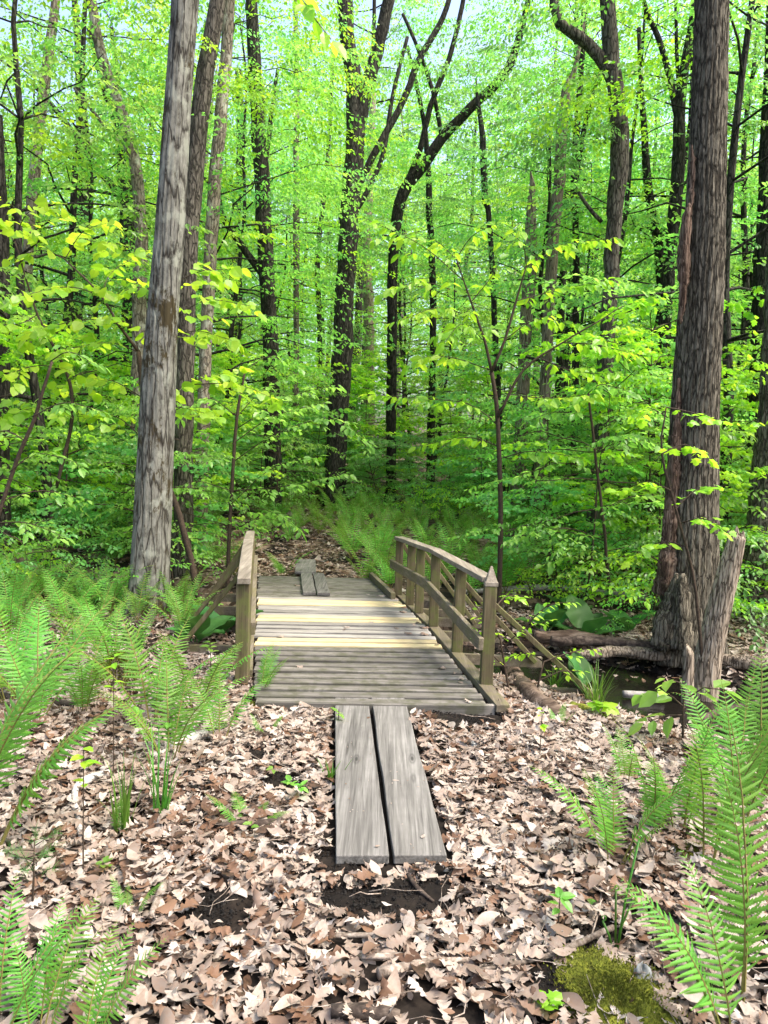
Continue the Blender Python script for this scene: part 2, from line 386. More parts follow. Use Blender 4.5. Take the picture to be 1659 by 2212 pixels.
# ------------------------------------------------------------------ ground, water
for px, py, r_ in ((480, 1985, .13), (450, 2000, .09), (715, 1885, .12), (730, 1960, .10), (800, 1965, .12), (880, 1965, .16), (930, 1950, .12),
                   (985, 1572, .22), (1060, 1572, .15), (840, 1700, .07), (550, 1660, .08), (610, 1710, .10), (1215, 2165, .10), (1290, 2060, .08)):
    z0 = 0.0
    v_ = ray(px, py); q_ = np.array([0, 0, CAM_H]) - v_ * (CAM_H / v_[2]); MUD.append((q_[0], q_[1], r_ * .95))
def mudmask(x, y):
    k = np.zeros(np.broadcast(x, y).shape)
    for mx_, my_, mr_ in MUD:
        k = np.maximum(k, np.exp(-(((x - mx_) ** 2 + ((y - my_) * 1.0) ** 2) / mr_ ** 2) ** 1.5))
    return k
def axis(lo, hi, fine_lo, fine_hi, step, grow):
    a = list(np.arange(fine_lo, fine_hi, step)); s_ = step
    while a[-1] < hi: s_ *= grow; a.append(a[-1] + s_)
    s_ = step
    while a[0] > lo: s_ *= grow; a.insert(0, a[0] - s_)
    return np.array(a)
gx = axis(-160, 160, -3.5, 4.5, .04, 1.12); gy = axis(-30, 260, 1.4, 9.5, .04, 1.1)
X, Y = np.meshgrid(gx, gy); Z = hgt(X, Y)
rg = np.random.default_rng(11)
mk = mudmask(X, Y); Z = Z + mk * (.004 + .03 * rg.random(X.shape))
nx, ny = len(gx), len(gy)
ii = (np.arange(ny - 1)[:, None] * nx + np.arange(nx - 1)[None])
gf = np.stack([ii, ii + 1, ii + nx + 1, ii + nx], -1).reshape(-1, 4)
g = obj('ground', mesh_np('ground', np.stack([X, Y, Z], -1).reshape(-1, 3), [gf], None, True, [M['ground']]))
tag(g, 'dark forest floor of soil rising gently beyond the bridge', 'ground', kind='structure')
# stream sheet follows the ditch
dx = np.linspace(-14, 14, 57)
V = []
for x_ in dx:
    yc = 7.0 - .5 * x_
    V += [(x_ - .35, yc - .7 - .7 * float(sm(.5, 1.6, x_)), -.27), (x_ + .35, yc + .7, -.27)]
wf = [(2 * i, 2 * i + 2, 2 * i + 3, 2 * i + 1) for i in range(len(dx) - 1)]
wo = obj('stream_water', mesh_np('stream_water', V, [np.array(wf)], None, False, [M['water']]))
tag(wo, 'still black water in the muddy ditch under the bridge', 'stream', kind='structure')

# ------------------------------------------------------------------ leaf shapes
def T_(verts, f3=(), f4=()): return np.array(verts, float), np.array(f3, int).reshape(-1, 3), np.array(f4, int).reshape(-1, 4)
RHOMB = T_([(0, 0, 0), (.42, .30, .05), (1, 0, -.12), (.42, -.30, .05)], [(0, 2, 1), (0, 3, 2)])
def ovate(w1, w2, w0=0.0, fold=.07, droop=.18):
    v = [(0, 0, 0), (.34, 0, 0), (.70, 0, 0), (1, 0, 0), (.28, w1, fold), (.66, w2, fold * .8), (.28, -w1, fold), (.66, -w2, fold * .8), (.05, w0, fold * .3), (.05, -w0, fold * .3)]
    v = [(a, b, c - droop * a * a) for a, b, c in v]
    return T_(v, [(2, 3, 5), (2, 7, 3)], [(0, 1, 4, 8), (1, 2, 5, 4), (0, 9, 6, 1), (1, 6, 7, 2)])
BEECH = ovate(.27, .24, .06)
ROUND = ovate(.42, .36, .22, .05, .15)
def star():
    o = [(0, 0), (.12, .30), (.10, .52), (.34, .40), (.52, .60), (.60, .30), (.78, .30), (1, 0)]
    full = o + [(a, -b) for a, b in reversed(o[1:-1])]
    v = [(.38, 0, .05)] + [(a, b, -.25 * b * b - .1 * a * a) for a, b in full]
    k = len(full)
    return T_(v, [(0, 1 + i, 1 + (i + 1) % k) for i in range(k)])
MAPLE = star()
def oak(rng):
    """a dry lobed oak leaf, gently curled"""
    u = [0, .10, .17, .24, .30, .38, .45, .52, .60, .67, .74, .80, .87, .93, 1.0]
    wv = [.010, .02, .09, .13, .06, .17, .215, .085, .20, .235, .10, .16, .15, .09, .0]
    c2, tw, k1, ph = rng.normal(0, .45), rng.normal(0, .7), rng.normal(0, 2.2), rng.uniform(0, 6)
    wd = rng.uniform(.85, 1.35); bend = rng.normal(0, .12); V = []
    for i, (a, b) in enumerate(zip(u, wv)):
        for s in (-1, 0, 1):
            bb = b * s * wd * rng.uniform(.85, 1.15); aa = a + (.035 * abs(s) if b > .15 else 0) + rng.normal(0, .008)
            z = k1 * bb * bb + c2 * (aa - .5) ** 2 + tw * bb * (aa - .5) + .025 * math.sin(8 * aa + ph + 3 * s) + .02 * math.sin(17 * aa + 2 * ph)
            V.append((aa - .5, bb + bend * (aa - .5) ** 2 * 2, z))
    f = []
    for i in range(len(u) - 1):
        q = i * 3
        f += [(q, q + 3, q + 4, q + 1), (q + 1, q + 4, q + 5, q + 2)]
    return T_(V, (), f)
def dry_oval(rng):
    """a dry unlobed leaf, rolled along its length"""
    k1, c2, ph = rng.normal(.6, 1.6), rng.normal(0, .5), rng.uniform(0, 6); V = []
    for i in range(8):
        a = i / 7; b = .22 * math.sin(PI * min(1, .03 + .97 * a) ** .9) + .004
        for s in (-1, 0, 1):
            bb = b * s; V.append((a - .5, bb, k1 * bb * bb + c2 * (a - .5) ** 2 + .02 * math.sin(9 * a + ph + 2 * s)))
    f = []
    for i in range(7):
        q = i * 3; f += [(q, q + 3, q + 4, q + 1), (q + 1, q + 4, q + 5, q + 2)]
    return T_(V, (), f)

def place(tpl, pos, dr, nm, size, tint):
    """vectorised copies of a leaf template; returns V, f3, f4, tint"""
    tv, f3, f4 = tpl; pos = np.asarray(pos, float); k = len(pos); nv = len(tv)
    d = nrm(np.asarray(dr, float)); s = nrm(np.cross(nm, d)); u = np.cross(d, s)
    V = pos[:, None] + np.asarray(size)[:, None, None] * (tv[None, :, :1] * d[:, None] + tv[None, :, 1:2] * s[:, None] + tv[None, :, 2:3] * u[:, None])
    off = (np.arange(k) * nv)[:, None, None]
    return V.reshape(-1, 3), (f3[None] + off).reshape(-1, 3), (f4[None] + off).reshape(-1, 4), np.repeat(tint, nv)
def leaves_mesh(name, tpl, pos, dr, nm, size, tint, mat):
    V, f3, f4, t = place(tpl, pos, dr, nm, size, tint)
    return mesh_np(name, V, [f for f in (f3, f4) if len(f)], t, False, [mat])

def leafy(P, rng, leaf=.09, side=.35, gap=.6, t0=.2, droop=.25, jit=.35, twigs=None, tr=.003, side_gap=None):
    """leaf places along a branch P (n,3): alternate side twigs in a flat spray, leaves alternate on every twig"""
    P = np.asarray(P, float); seg = np.linalg.norm(np.diff(P, axis=0), axis=1); L = seg.sum(); cum = np.concatenate([[0], np.cumsum(seg)])
    up = np.array([0, 0, 1.0])
    pos, dr, nm = [], [], []
    def along(Q, s0):
        sg = np.linalg.norm(np.diff(Q, axis=0), axis=1); l = sg.sum(); cu = np.concatenate([[0], np.cumsum(sg)])
        ts = np.arange(s0, l, leaf * gap); sgn = 1
        for s in list(ts) + [l]:
            s = min(l, s + rng.normal(0, leaf * .08)) if s < l else l
            i = min(len(Q) - 2, max(0, np.searchsorted(cu, s) - 1)); f = (s - cu[i]) / max(sg[i], 1e-6)
            p = Q[i] + (Q[i + 1] - Q[i]) * f; tg = nrm(Q[i + 1] - Q[i])
            sd = nrm(np.cross(up, tg)) * sgn
            d = tg * .55 + sd * .8 if s < l else tg
            d = d + rng.normal(0, .22, 3); d[2] -= droop * rng.uniform(.3, 1.7)
            pos.append(p + d * .01); dr.append(d); q = up + rng.normal(0, jit, 3); nm.append(q); sgn = -sgn
    along(P, L * max(t0, .5) if side > 0 else L * t0)
    if side > 0:
        sg_ = side_gap or leaf * 1.9
        s = L * t0; sgn = 1
        while s < L * .96:
            i = min(len(P) - 2, max(0, np.searchsorted(cum, s) - 1)); f = (s - cum[i]) / max(seg[i], 1e-6)
            p = P[i] + (P[i + 1] - P[i]) * f; tg = nrm(P[i + 1] - P[i])
            sd = nrm(np.cross(up, tg)) * sgn
            l = side * rng.uniform(.5, 1.15) * (1.1 - .75 * (s / L)) 
            d = tg * rng.uniform(.5, .9) + sd * .85 + np.array([0, 0, rng.normal(.05, .12)]); d = nrm(d)
            k = 4; tt = np.linspace(0, 1, k)[:, None]
            Q = p + d * l * tt + np.array([0, 0, -1.0]) * (.18 * l) * tt ** 2 + rng.normal(0, l * .02, (k, 3)) * tt
            if twigs is not None: twigs.append((Q, np.linspace(tr, tr * .4, k)))
            along(Q, l * .12); sgn = -sgn; s += sg_ * rng.uniform(.75, 1.25)
    return np.array(pos), np.array(dr), np.array(nm)

def twig_mesh(mb, twigs, sides=3):
    for Q, r_ in twigs: mb.tube(Q, r_, sides, cap=False)

# ------------------------------------------------------------------ the footbridge
rb = np.random.default_rng(21)
def deck_z(y):
    return float(np.interp(y, [4.5, 5.6, 6.4, 7.0, 7.9, 9.1], [.085, .125, .15, .14, .10, .07]))
def left_x(y): return -.78 - .165 * (y - 4.6)
def right_x(y): return .70 - .180 * (y - 4.6)
bridge = empty('footbridge', (0, 4.6, 0))
tag(bridge, 'arched wooden footbridge with slatted deck, grey timber and bright new boards', 'footbridge')
B0 = np.array([0, 4.6, 0])
def bpart(mb, name, mat, bev=.004, smooth=False):
    V = [v_ - B0 for v_ in mb.v]; mb.v = V
    o_ = mb.build(name, mat, bridge, smooth)
    if bev:
        b = o_.modifiers.new('bevel', 'BEVEL'); b.width = bev; b.segments = 2; b.limit_method = 'ANGLE'
    return o_
y = 4.56; pitch_ = .1175; bi = 0
while y < 9.02:
    z = deck_z(y) - .013
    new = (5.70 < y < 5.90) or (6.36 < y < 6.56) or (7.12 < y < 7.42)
    pale = 5.9 < y < 7.5 and not new  # sunlit middle stretch, its light painted as paler boards
    mb = MB(); tn = rb.uniform(.25, .8)
    x0 = left_x(y) + rb.normal(0, .008); x1 = right_x(y) + rb.normal(0, .008)
    dy = rb.normal(0, .004); dz = rb.normal(0, .0025)
    mb.beam((x0, y - .05 + dy, z + dz), (x1, y + .05 + dy, z + rb.normal(0, .003)), .089 if not new else .092, .026, tint=tn, seg=6, wob=.0012, rng=rb)
    o_ = bpart(mb, 'deck_board', M['deck_new'] if new else M['deck_sunlit'] if pale else M['deck'], .005)
    if new: o_['label'] = 'bright yellow new deck board'
    y += pitch_; bi += 1
# front edge board lies across the end, stringers below
mb = MB(); mb.beam((left_x(4.5) + .02, 4.475, .045), (right_x(4.5) + .02, 4.555, .045), .036, .10, tint=.3, seg=4, wob=.002, rng=rb); bpart(mb, 'edge_board', M['deck'])
for f in (.06, .5, .94):
    mb = MB()
    ys = [4.54, 5.6, 6.4, 7.0, 7.9, 9.0]
    for a, b in zip(ys[:-1], ys[1:]):
        pa = (left_x(a) * (1 - f) + right_x(a) * f, a, deck_z(a) - .115); pb = (left_x(b) * (1 - f) + right_x(b) * f, b, deck_z(b) - .115)
        mb.beam(pa, pb, .04, .15, tint=.2)
    bpart(mb, 'stringer', M['rail'], 0)
# right railing
RP = [(4.92, .10, .80), (5.63, .13, .775), (6.36, .15, .785), (6.90, .14, .745), (7.30, .12, .725), (7.86, .10, .70)]   # y, base z, rail underside
def rail_x(y): return .735 - .188 * (y - 4.92)
for i, (y, zb, zt) in enumerate(RP):
    mb = MB(); x_ = rail_x(y); wd = .082 if i == 0 else .08
    mb.beam((x_, y, zb - (.2 if i == 0 else -.002)), (x_ + rb.normal(0, .004), y, zt - (0 if i else .012)), wd, wd, up=(0, 1, 0), tint=rb.uniform(.35, .7), seg=4)
    bpart(mb, 'post', M['post'])
def rail_run(pts, wd, he, name, mat, tint=.5):
    for a, b in zip(pts[:-1], pts[1:]):
        mb = MB(); mb.beam(a, b, wd, he, tint=tint, seg=3, wob=.001, rng=rb); bpart(mb, name, mat, .005)
rail_run([(rail_x(4.965) , 4.965, .822), (rail_x(6.36), 6.36, .806)], .10, .038, 'handrail', M['rail_top'], .6)
rail_run([(rail_x(6.365), 6.365, .808), (rail_x(7.93), 7.93, .716)], .098, .038, 'handrail', M['rail_top'], .5)
o_ = -.066
rail_run([(rail_x(4.86) + o_, 4.86, .40), (rail_x(6.42) + o_, 6.42, .51), (rail_x(7.95) + o_, 7.95, .43)], .036, .088, 'mid_rail', M['rail'], .55)
rail_run([(right_x(4.52) + .075, 4.52, .085), (right_x(6.38) + .085, 6.38, .128), (right_x(7.98) + .10, 7.98, .085)], .09, .05, 'sill', M['rail'], .45)
rail_run([(right_x(7.55) - .045, 7.55, .155), (right_x(9.0) - .045, 9.0, .115)], .05, .07, 'kerb', M['rail'], .4)
# pyramid cap on the near right post
x_ = rail_x(4.92); z_ = .79
mb = MB(); mb.beam((x_, 4.92, z_), (x_, 4.92, z_ + .03), .088, .088, up=(0, 1, 0), tint=.6)
s_ = .038
mb.add([(x_ - s_, 4.92 - s_, z_ + .03), (x_ + s_, 4.92 - s_, z_ + .03), (x_ + s_, 4.92 + s_, z_ + .03), (x_ - s_, 4.92 + s_, z_ + .03), (x_ - .006, 4.92, z_ + .135), (x_ + .006, 4.925, z_ + .135)],
       [(0, 1, 5, 4), (2, 3, 4, 5)], [(1, 2, 5), (3, 0, 4)], .7)
bpart(mb, 'post_cap', M['rail_top'], .003)
# outriggers and their raking braces
for i, (y, lx) in enumerate(((5.02, .85), (5.72, .72), (6.36, .62), (6.9, .6), (7.35, .55), (7.86, .5))):
    x_ = rail_x(y); zb = deck_z(y) - .10
    mb = MB(); mb.beam((right_x(y) - .3, y + .09, zb), (x_ + lx, y + .09, zb - .01), .04, .085, tint=rb.uniform(.3, .6)); bpart(mb, 'outrigger', M['rail'])
    if i in (1, 2, 3, 5) or i == 0:
        mb = MB(); mb.beam((x_ + .03, y + .064, deck_z(y) + .56), (x_ + lx - .06, y + .066, zb + .0), .036, .085, up=(0, 1, 0), tint=rb.uniform(.3, .6)); bpart(mb, 'brace', M['post'])
# left railing
def lrail_x(y): return -.925 - .168 * (y - 4.92)
for y, zb, zt in ((4.92, -.05, .755), (5.7, .0, .775), (6.4, .0, .785), (7.1, .0, .74), (7.86, .0, .70)):
    mb = MB(); x_ = lrail_x(y); mb.beam((x_, y, zb), (x_, y, zt), .088, .088, up=(0, 1, 0), tint=rb.uniform(.35, .7), seg=4); bpart(mb, 'post', M['post'])
rail_run([(lrail_x(4.84), 4.84, .775), (lrail_x(5.9), 5.9, .808), (lrail_x(6.5), 6.5, .805), (lrail_x(7.2), 7.2, .765), (lrail_x(7.95), 7.95, .715)], .088, .042, 'handrail', M['rail_top'], .5)
rail_run([(lrail_x(4.95) + .064, 4.95, .43), (lrail_x(6.4) + .064, 6.4, .51), (lrail_x(7.95) + .064, 7.95, .43)], .036, .088, 'mid_rail', M['rail'], .6)
rail_run([(left_x(5.0) - .06, 5.0, .095), (left_x(6.4) - .06, 6.4, .135), (left_x(7.95) - .06, 7.95, .09)], .07, .06, 'sill', M['rail'], .45)
for i, (y, lx) in enumerate(((5.72, .6), (6.4, .6), (7.1, .55), (7.86, .5))):
    x_ = lrail_x(y); zb = deck_z(y) - .10
    mb = MB(); mb.beam((x_ + .3, y + .09, zb), (x_ - lx, y + .09, zb - .01), .04, .085, tint=.5); bpart(mb, 'outrigger', M['rail'])
    mb = MB(); mb.beam((x_ - .03, y + .065, deck_z(y) + .56), (x_ - lx + .06, y + .066, zb), .036, .085, up=(0, 1, 0), tint=.5); bpart(mb, 'brace', M['post'])

# planks laid on the ground and on the far end of the deck
def plank(p0, p1, wd, th, lab, tint, seg=8):
    mb = MB(); p0 = np.array(p0, float); p1 = np.array(p1, float)
    mb.beam(p0, p1, wd, th, tint=tint, seg=seg, wob=.002, rng=rb)
    o_ = mb.build('walkway_plank', M['plank'], loc=tuple((p0 + p1) / 2)); b = o_.modifiers.new('bevel', 'BEVEL'); b.width = .005; b.segments = 2; b.limit_method = 'ANGLE'
    tag(o_, lab, 'plank', 'walkway planks'); return o_
plank((-.167, 4.655, .062), (-.037, 2.815, .055), .212, .04, 'long grey plank on the leaves, left one of the pair before the bridge', .35)
plank((.066, 4.66, .066), (.195, 2.83, .058), .214, .04, 'long grey plank on the leaves, right one of the pair before the bridge', .5)
dz_ = lambda y: deck_z(y) + .024
plank((-.75, 7.62, dz_(7.62)), (-.925, 8.95, dz_(8.95) + .01), .135, .034, 'short grey plank on the far deck end, left one of its pair', .3)
plank((-.60, 7.62, dz_(7.62)), (-.775, 8.95, dz_(8.95) + .01), .135, .034, 'short grey plank on the far deck end, right one of its pair', .2)
plank((-.94, 9.02, .105), (-1.03, 9.9, .125), .26, .034, 'short board leading off the far bridge end onto the leafy trail', .25)

# ------------------------------------------------------------------ trees measured along their trunks
def trunk_path(pts, Y, dY=0.0, root=True):
    """pixel rows (px, py, width) from the base up, at distance Y (drifting by dY towards the top)"""
    res = []
    for i, (px, py, wd) in enumerate(pts):
        y = Y + dY * i / max(1, len(pts) - 1); p = at_y(px, py, y); res.append([*p, wd / 2 / FOC * y / ray(px, py)[1]])
    if root:
        a, b = np.array(res[0]), np.array(res[1]); gz = float(hgt(a[0], a[1]))
        if a[2] > gz + .1:
            k = (gz - .12 - a[2]); dirx = (b - a) / max(b[2] - a[2], .2)
            base = a.copy(); base[:2] += dirx[:2] * k * .5; base[2] = float(hgt(base[0], base[1])) - .12; base[3] = a[3] * (1.15 + .03 * abs(k))
            res.insert(0, list(base))
        else: res[0][2] = min(res[0][2], gz - .06)
    return np.array(res)
def flare_disp(rng, amp, ridge, nr, flare_h, z0, lump=.0):
    ph = rng.uniform(0, 6.28, 12); k = [2, 3, 4, 5, 3, 5]
    def f(a, i, P):
        zz = P[:, 2][:, None] - z0
        d = lump * (np.sin(2 * a + ph[0] + zz * .9) + np.sin(3 * a + ph[1] - zz * 1.7) * .6)
        d = d + amp * np.exp(-np.maximum(zz, 0) / flare_h) * (.55 + .5 * np.sin(4 * a + ph[2]) + .35 * np.sin(7 * a + ph[3]))
        wv = np.sin(nr * a + 2.2 * np.sin(zz * 1.9 + ph[4]) + 1.3 * np.sin(zz * 5.1 + 3 * a + ph[5]))
        w2 = np.sin((nr * 1.7 // 1) * a + 1.7 * np.sin(zz * 3.3 + ph[6]) + ph[7])
        d = d + ridge * (np.minimum(wv, .55) + .45 * w2) + ridge * .35 * np.sin(zz * 23 + 9 * a + ph[8]) * np.sin(zz * 41 + ph[9] + 5 * a)
        return d
    return f
def tree_trunk(name, pts, Y, mat, label, cat='tree', group=None, dY=0.0, sides=12, limbs=(), step=.25, disp=None, wob=.02, seed=0, root=True, tname='trunk'):
    rng = np.random.default_rng(seed + 100)
    P = trunk_path(pts, Y, dY, root); base = P[0, :3].copy()
    e = empty(name, (base[0], base[1], float(hgt(base[0], base[1])))); tag(e, label, cat, group)
    org = np.array(e.location)
    C = spline(P, step)
    if wob: C[1:-1, :3] += rng.normal(0, 1, (len(C) - 2, 3)) * C[1:-1, 3:4] * wob * 3
    d = disp(rng, org[2]) if disp else flare_disp(rng, C[0, 3] * .25, C[0, 3] * .035, 7, .35, org[2], C[0, 3] * .03)
    mb = MB(); mb.tube(C[:, :3] - org, C[:, 3], sides, disp=lambda a, i, Q: d(a, i, Q + org))
    mb.build(tname, mat, e, True)
    for lp in limbs:
        Q = trunk_path(lp, Y + dY * .5, 0, False); Q = spline(Q, step * .7)
        if wob: Q[1:-1, :3] += rng.normal(0, 1, (len(Q) - 2, 3)) * Q[1:-1, 3:4] * wob * 4
        mb = MB(); mb.tube(Q[:, :3] - org, Q[:, 3], max(6, sides - 3)); mb.build('limb', mat, e, True)
    return e, org, C

grey, grey_o, _ = tree_trunk('maple_tree', [(318, 1330, 92), (322, 1265, 80), (332, 1050, 74), (345, 800, 68), (352, 690, 64), (366, 500, 61), (378, 300, 60), (392, 100, 58), (402, -40, 58), (415, -420, 50)], 6.95, M['bark_grey'],
    'straight grey maple trunk with mossy cracked bark, left of the bridge', sides=72, step=.03, wob=0,
    disp=lambda r, z0: flare_disp(r, .035, .0045, 17, .3, z0, .008), seed=1)
oakt, oak_o, _ = tree_trunk('oak_tree', [(1490, 1395, 150), (1490, 1330, 122), (1490, 1250, 108), (1494, 1100, 102), (1502, 900, 92), (1514, 650, 86), (1522, 450, 82), (1532, 200, 76), (1540, -40, 70), (1552, -420, 64)], 6.75, M['bark_oak'],
    'big oak trunk with ridged brown bark and rotten left side, at right', sides=96, step=.025, wob=0,
    disp=lambda r, z0: flare_disp(r, .06, .009, 26, .35, z0, .012), seed=2)
# rotten strips where the oak has split, burl and buttress at its foot
def strip(parent, org, pts, Y, th, mat, name):
    P = trunk_path(pts, Y, 0, False); C = spline(P, .03); rng = np.random.default_rng(len(pts) * 7)
    C[:, :3] += rng.normal(0, .004, (len(C), 3)); C[:, 3] *= 1 + .16 * np.convolve(rng.normal(0, 1, len(C) + 8), np.ones(9) / 3, 'valid')[:len(C)]
    mb = MB(); mb.tube(C[:, :3] - org, C[:, 3], 9, disp=lambda a, i, Q: .25 * C[:, 3][:, None] * np.sin(4 * a + Q[:, 2][:, None] * 6)); mb.build(name, mat, parent, True)
strip(oakt, oak_o, [(1470, 700, 6), (1474, 640, 16), (1480, 520, 18), (1485, 450, 12), (1487, 438, 3)], 6.62, .03, M['rot'], 'split_wood')
strip(oakt, oak_o, [(1489, 470, 4), (1494, 420, 10), (1497, 360, 9), (1495, 312, 2)], 6.64, .03, M['rot'], 'split_wood')
strip(oakt, oak_o, [(1438, 1290, 44), (1446, 1180, 36), (1454, 1060, 30), (1462, 930, 18), (1466, 820, 8)], 6.68, .03, M['rot'], 'split_wood')
strip(oakt, oak_o, [(1424, 1405, 46), (1434, 1370, 52), (1444, 1330, 44), (1456, 1280, 26), (1462, 1240, 8)], 6.5, .05, M['bark_oak'], 'burl')
strip(oakt, oak_o, [(1468, 1400, 50), (1470, 1350, 40), (1472, 1290, 26), (1474, 1240, 10)], 6.42, .05, M['bark_oak'], 'buttress_root')

# leaning dead stub in front of the oak
stub_e, stub_o, _ = tree_trunk('dead_stub', [(1526, 1445, 54), (1535, 1400, 49), (1560, 1290, 44), (1580, 1210, 39), (1592, 1165, 32), (1595, 1158, 29)], 5.95, M['bark_snag'],
    'leaning broken dead stub in front of the big oak at right', 'tree stub', sides=40, step=.025, wob=.0, disp=lambda r, z0: flare_disp(r, .025, .006, 15, .2, z0, .007), seed=3)
STUB_SPL = [(1580, 1175, 1572, 1142, 16), (1590, 1168, 1592, 1136, 18), (1602, 1170, 1606, 1146, 16), (1586, 1172, 1581, 1150, 12), (1598, 1172, 1600, 1150, 10)]
mb = MB()
for x0, y0, x1, y1, wd in STUB_SPL:
    a_, b_ = at_y(x0, y0, 5.95) - stub_o, at_y(x1, y1, 5.95) - stub_o; rr = wd / 2 / FOC * 6
    mb.tube(np.linspace(a_, b_, 5), np.array([1, .95, .7, .45, .1]) * rr, 7)
mb.build('splinter', M['bark_snag'], stub_e)
tree_trunk('dead_stub', [(1487, 1442, 24), (1486, 1410, 22), (1482, 1392, 6)], 5.8, M['bark_snag'],
    'tiny pale broken stub standing by the leaning dead stub and logs', 'tree stub', sides=14, step=.02, wob=0, disp=lambda r, z0: flare_disp(r, .01, .006, 5, .2, z0, .003), seed=4)

D, Pl, Sn = M['bark_dark'], M['bark_pale'], M['bark_snag']
TREES = []   # (empty, org, path) for crowns
def T(*a, **k):
    r_ = tree_trunk(*a, **k); TREES.append(r_); return r_
T('forest_tree', [(722, 1102, 46), (728, 950, 44), (738, 780, 44), (744, 640, 42), (757, 450, 42), (768, 280, 40), (762, 170, 34), (748, 60, 30), (740, -60, 26)], 16.2, D,
  'tall dark trunk beyond the bridge, forking into upright limbs', seed=10, sides=16,
  limbs=[[(768, 290, 34), (790, 200, 30), (815, 110, 28), (835, 20, 26), (850, -60, 22)], [(772, 250, 14), (762, 120, 12), (757, 0, 10)],
         [(766, 420, 16), (810, 330, 15), (870, 220, 14), (905, 130, 14), (955, 40, 12), (985, -50, 10)],
         [(762, 470, 12), (800, 400, 11), (828, 330, 10), (850, 200, 9), (880, 80, 8)]])
T('forest_tree', [(845, 1010, 21), (846, 850, 21), (847, 650, 22), (852, 520, 24), (868, 420, 26), (905, 370, 24), (955, 300, 22), (1015, 235, 20), (1080, 172, 19), (1108, 125, 17), (1135, 30, 13), (1150, -50, 10)], 17.5, D,
  'dark trunk bending sharply right into a long sloping limb above the bridge', seed=11, sides=12,
  limbs=[[(868, 420, 14), (905, 330, 13), (930, 230, 12), (975, 110, 11), (1000, 0, 10), (1015, -60, 8)], [(955, 300, 10), (935, 200, 9), (905, 110, 8), (870, 30, 7)]])
T('forest_tree', [(585, 760, 33), (578, 640, 32), (570, 480, 36), (562, 330, 34), (553, 200, 30), (546, 60, 26), (540, -50, 22)], 15.0, D,
  'dark upright trunk with a low side limb, between grey trunk and forked tree', seed=12,
  limbs=[[(574, 600, 18), (535, 550, 16), (500, 500, 15), (478, 460, 13), (470, 400, 10)], [(566, 400, 14), (585, 260, 10), (600, 150, 7)]])
T('forest_tree', [(402, 720, 37), (407, 560, 37), (417, 400, 39), (432, 250, 40), (452, 110, 38), (474, -20, 35), (492, -120, 30)], 9.5, M['bark_mid'],
  'thick dark trunk leaning out right behind the grey maple', seed=13, sides=20)
T('forest_tree', [(444, 760, 27), (452, 600, 28), (462, 430, 28), (474, 280, 27), (488, 120, 25), (500, -50, 22)], 11.0, Pl,
  'slim pale lichen-spotted trunk just right of the grey maple', seed=14)
T('forest_tree', [(640, 740, 13), (640, 560, 14), (640, 380, 13), (641, 200, 12), (638, 0, 10), (637, -60, 9)], 19.0, Pl, 'thin straight pale pole trunk left of the forked tree', seed=15)
T('forest_tree', [(302, 650, 30), (304, 480, 26), (288, 330, 24), (262, 240, 24), (232, 160, 23), (208, 70, 22), (192, -50, 20)], 11.5, Pl,
  'slender brown trunk curving up leftward, left of the grey maple', seed=16, limbs=[[(290, 340, 9), (250, 300, 8), (200, 240, 7), (160, 190, 5)]])
T('forest_tree', [(60, 560, 22), (70, 430, 23), (85, 270, 23), (100, 150, 21), (118, 20, 18), (125, -50, 17)], 14.0, Pl, 'pale whitish trunk leaning slightly near the left edge', seed=17)
T('forest_tree', [(292, 640, 56), (283, 540, 46), (276, 430, 38), (262, 300, 26), (225, 180, 20), (195, 60, 16)], 17.0, D, 'broad dark trunk behind the bright yellow-green leaves at left', seed=18,
  limbs=[[(275, 440, 16), (200, 350, 14), (130, 250, 12), (60, 170, 9)], [(262, 300, 14), (255, 180, 12), (240, 60, 9)]])
T('forest_tree', [(6, 1000, 30), (6, 800, 30), (6, 600, 28), (2, 450, 26), (-5, 250, 22)], 10.0, D, 'dark trunk cut by the left picture edge', seed=19)
T('forest_tree', [(1322, 560, 32), (1328, 460, 34), (1340, 330, 38), (1337, 240, 36), (1322, 140, 33), (1316, 40, 32), (1310, -60, 30)], 11.0, M['bark_mid'],
  'curving dark trunk with a serpentine side limb, upper right', seed=20, sides=18,
  limbs=[[(1342, 290, 28), (1330, 190, 28), (1295, 120, 26), (1245, 78, 24), (1208, 50, 22), (1196, 10, 20), (1198, -60, 18)], [(1300, 480, 9), (1265, 440, 8), (1240, 400, 6)]])
T('forest_tree', [(1178, 820, 24), (1188, 640, 26), (1196, 500, 26), (1208, 390, 26), (1212, 290, 24), (1222, 200, 20), (1232, 160, 6)], 13.0, Sn,
  'tall bare tan snag with a splintered top, right of centre', 'dead tree', seed=21, limbs=[[(1214, 230, 14), (1235, 170, 12), (1250, 110, 9), (1262, 50, 5)]])
T('forest_tree', [(1130, 830, 27), (1138, 690, 27), (1147, 560, 28), (1146, 480, 24), (1150, 400, 12), (1146, 370, 3)], 15.0, Sn, 'shorter broken tan snag left of the tall bare snag', 'dead tree', seed=22)
T('forest_tree', [(1444, 600, 26), (1455, 480, 28), (1465, 350, 28), (1468, 230, 24), (1480, 140, 20), (1500, 20, 16), (1510, -60, 14)], 12.5, D,
  'dark trunk just left of the big oak, splitting into steep limbs', seed=23, limbs=[[(1466, 260, 16), (1450, 180, 14), (1425, 90, 12), (1395, 20, 10), (1380, -50, 8)], [(1470, 250, 10), (1462, 120, 8), (1460, 0, 7)]])
T('forest_tree', [(1428, 590, 22), (1412, 480, 20), (1398, 380, 18), (1392, 300, 15), (1385, 180, 11), (1380, 60, 8)], 14.0, D, 'slim leaning dark trunk between curvy trunk and steep-limbed trunk', seed=24)
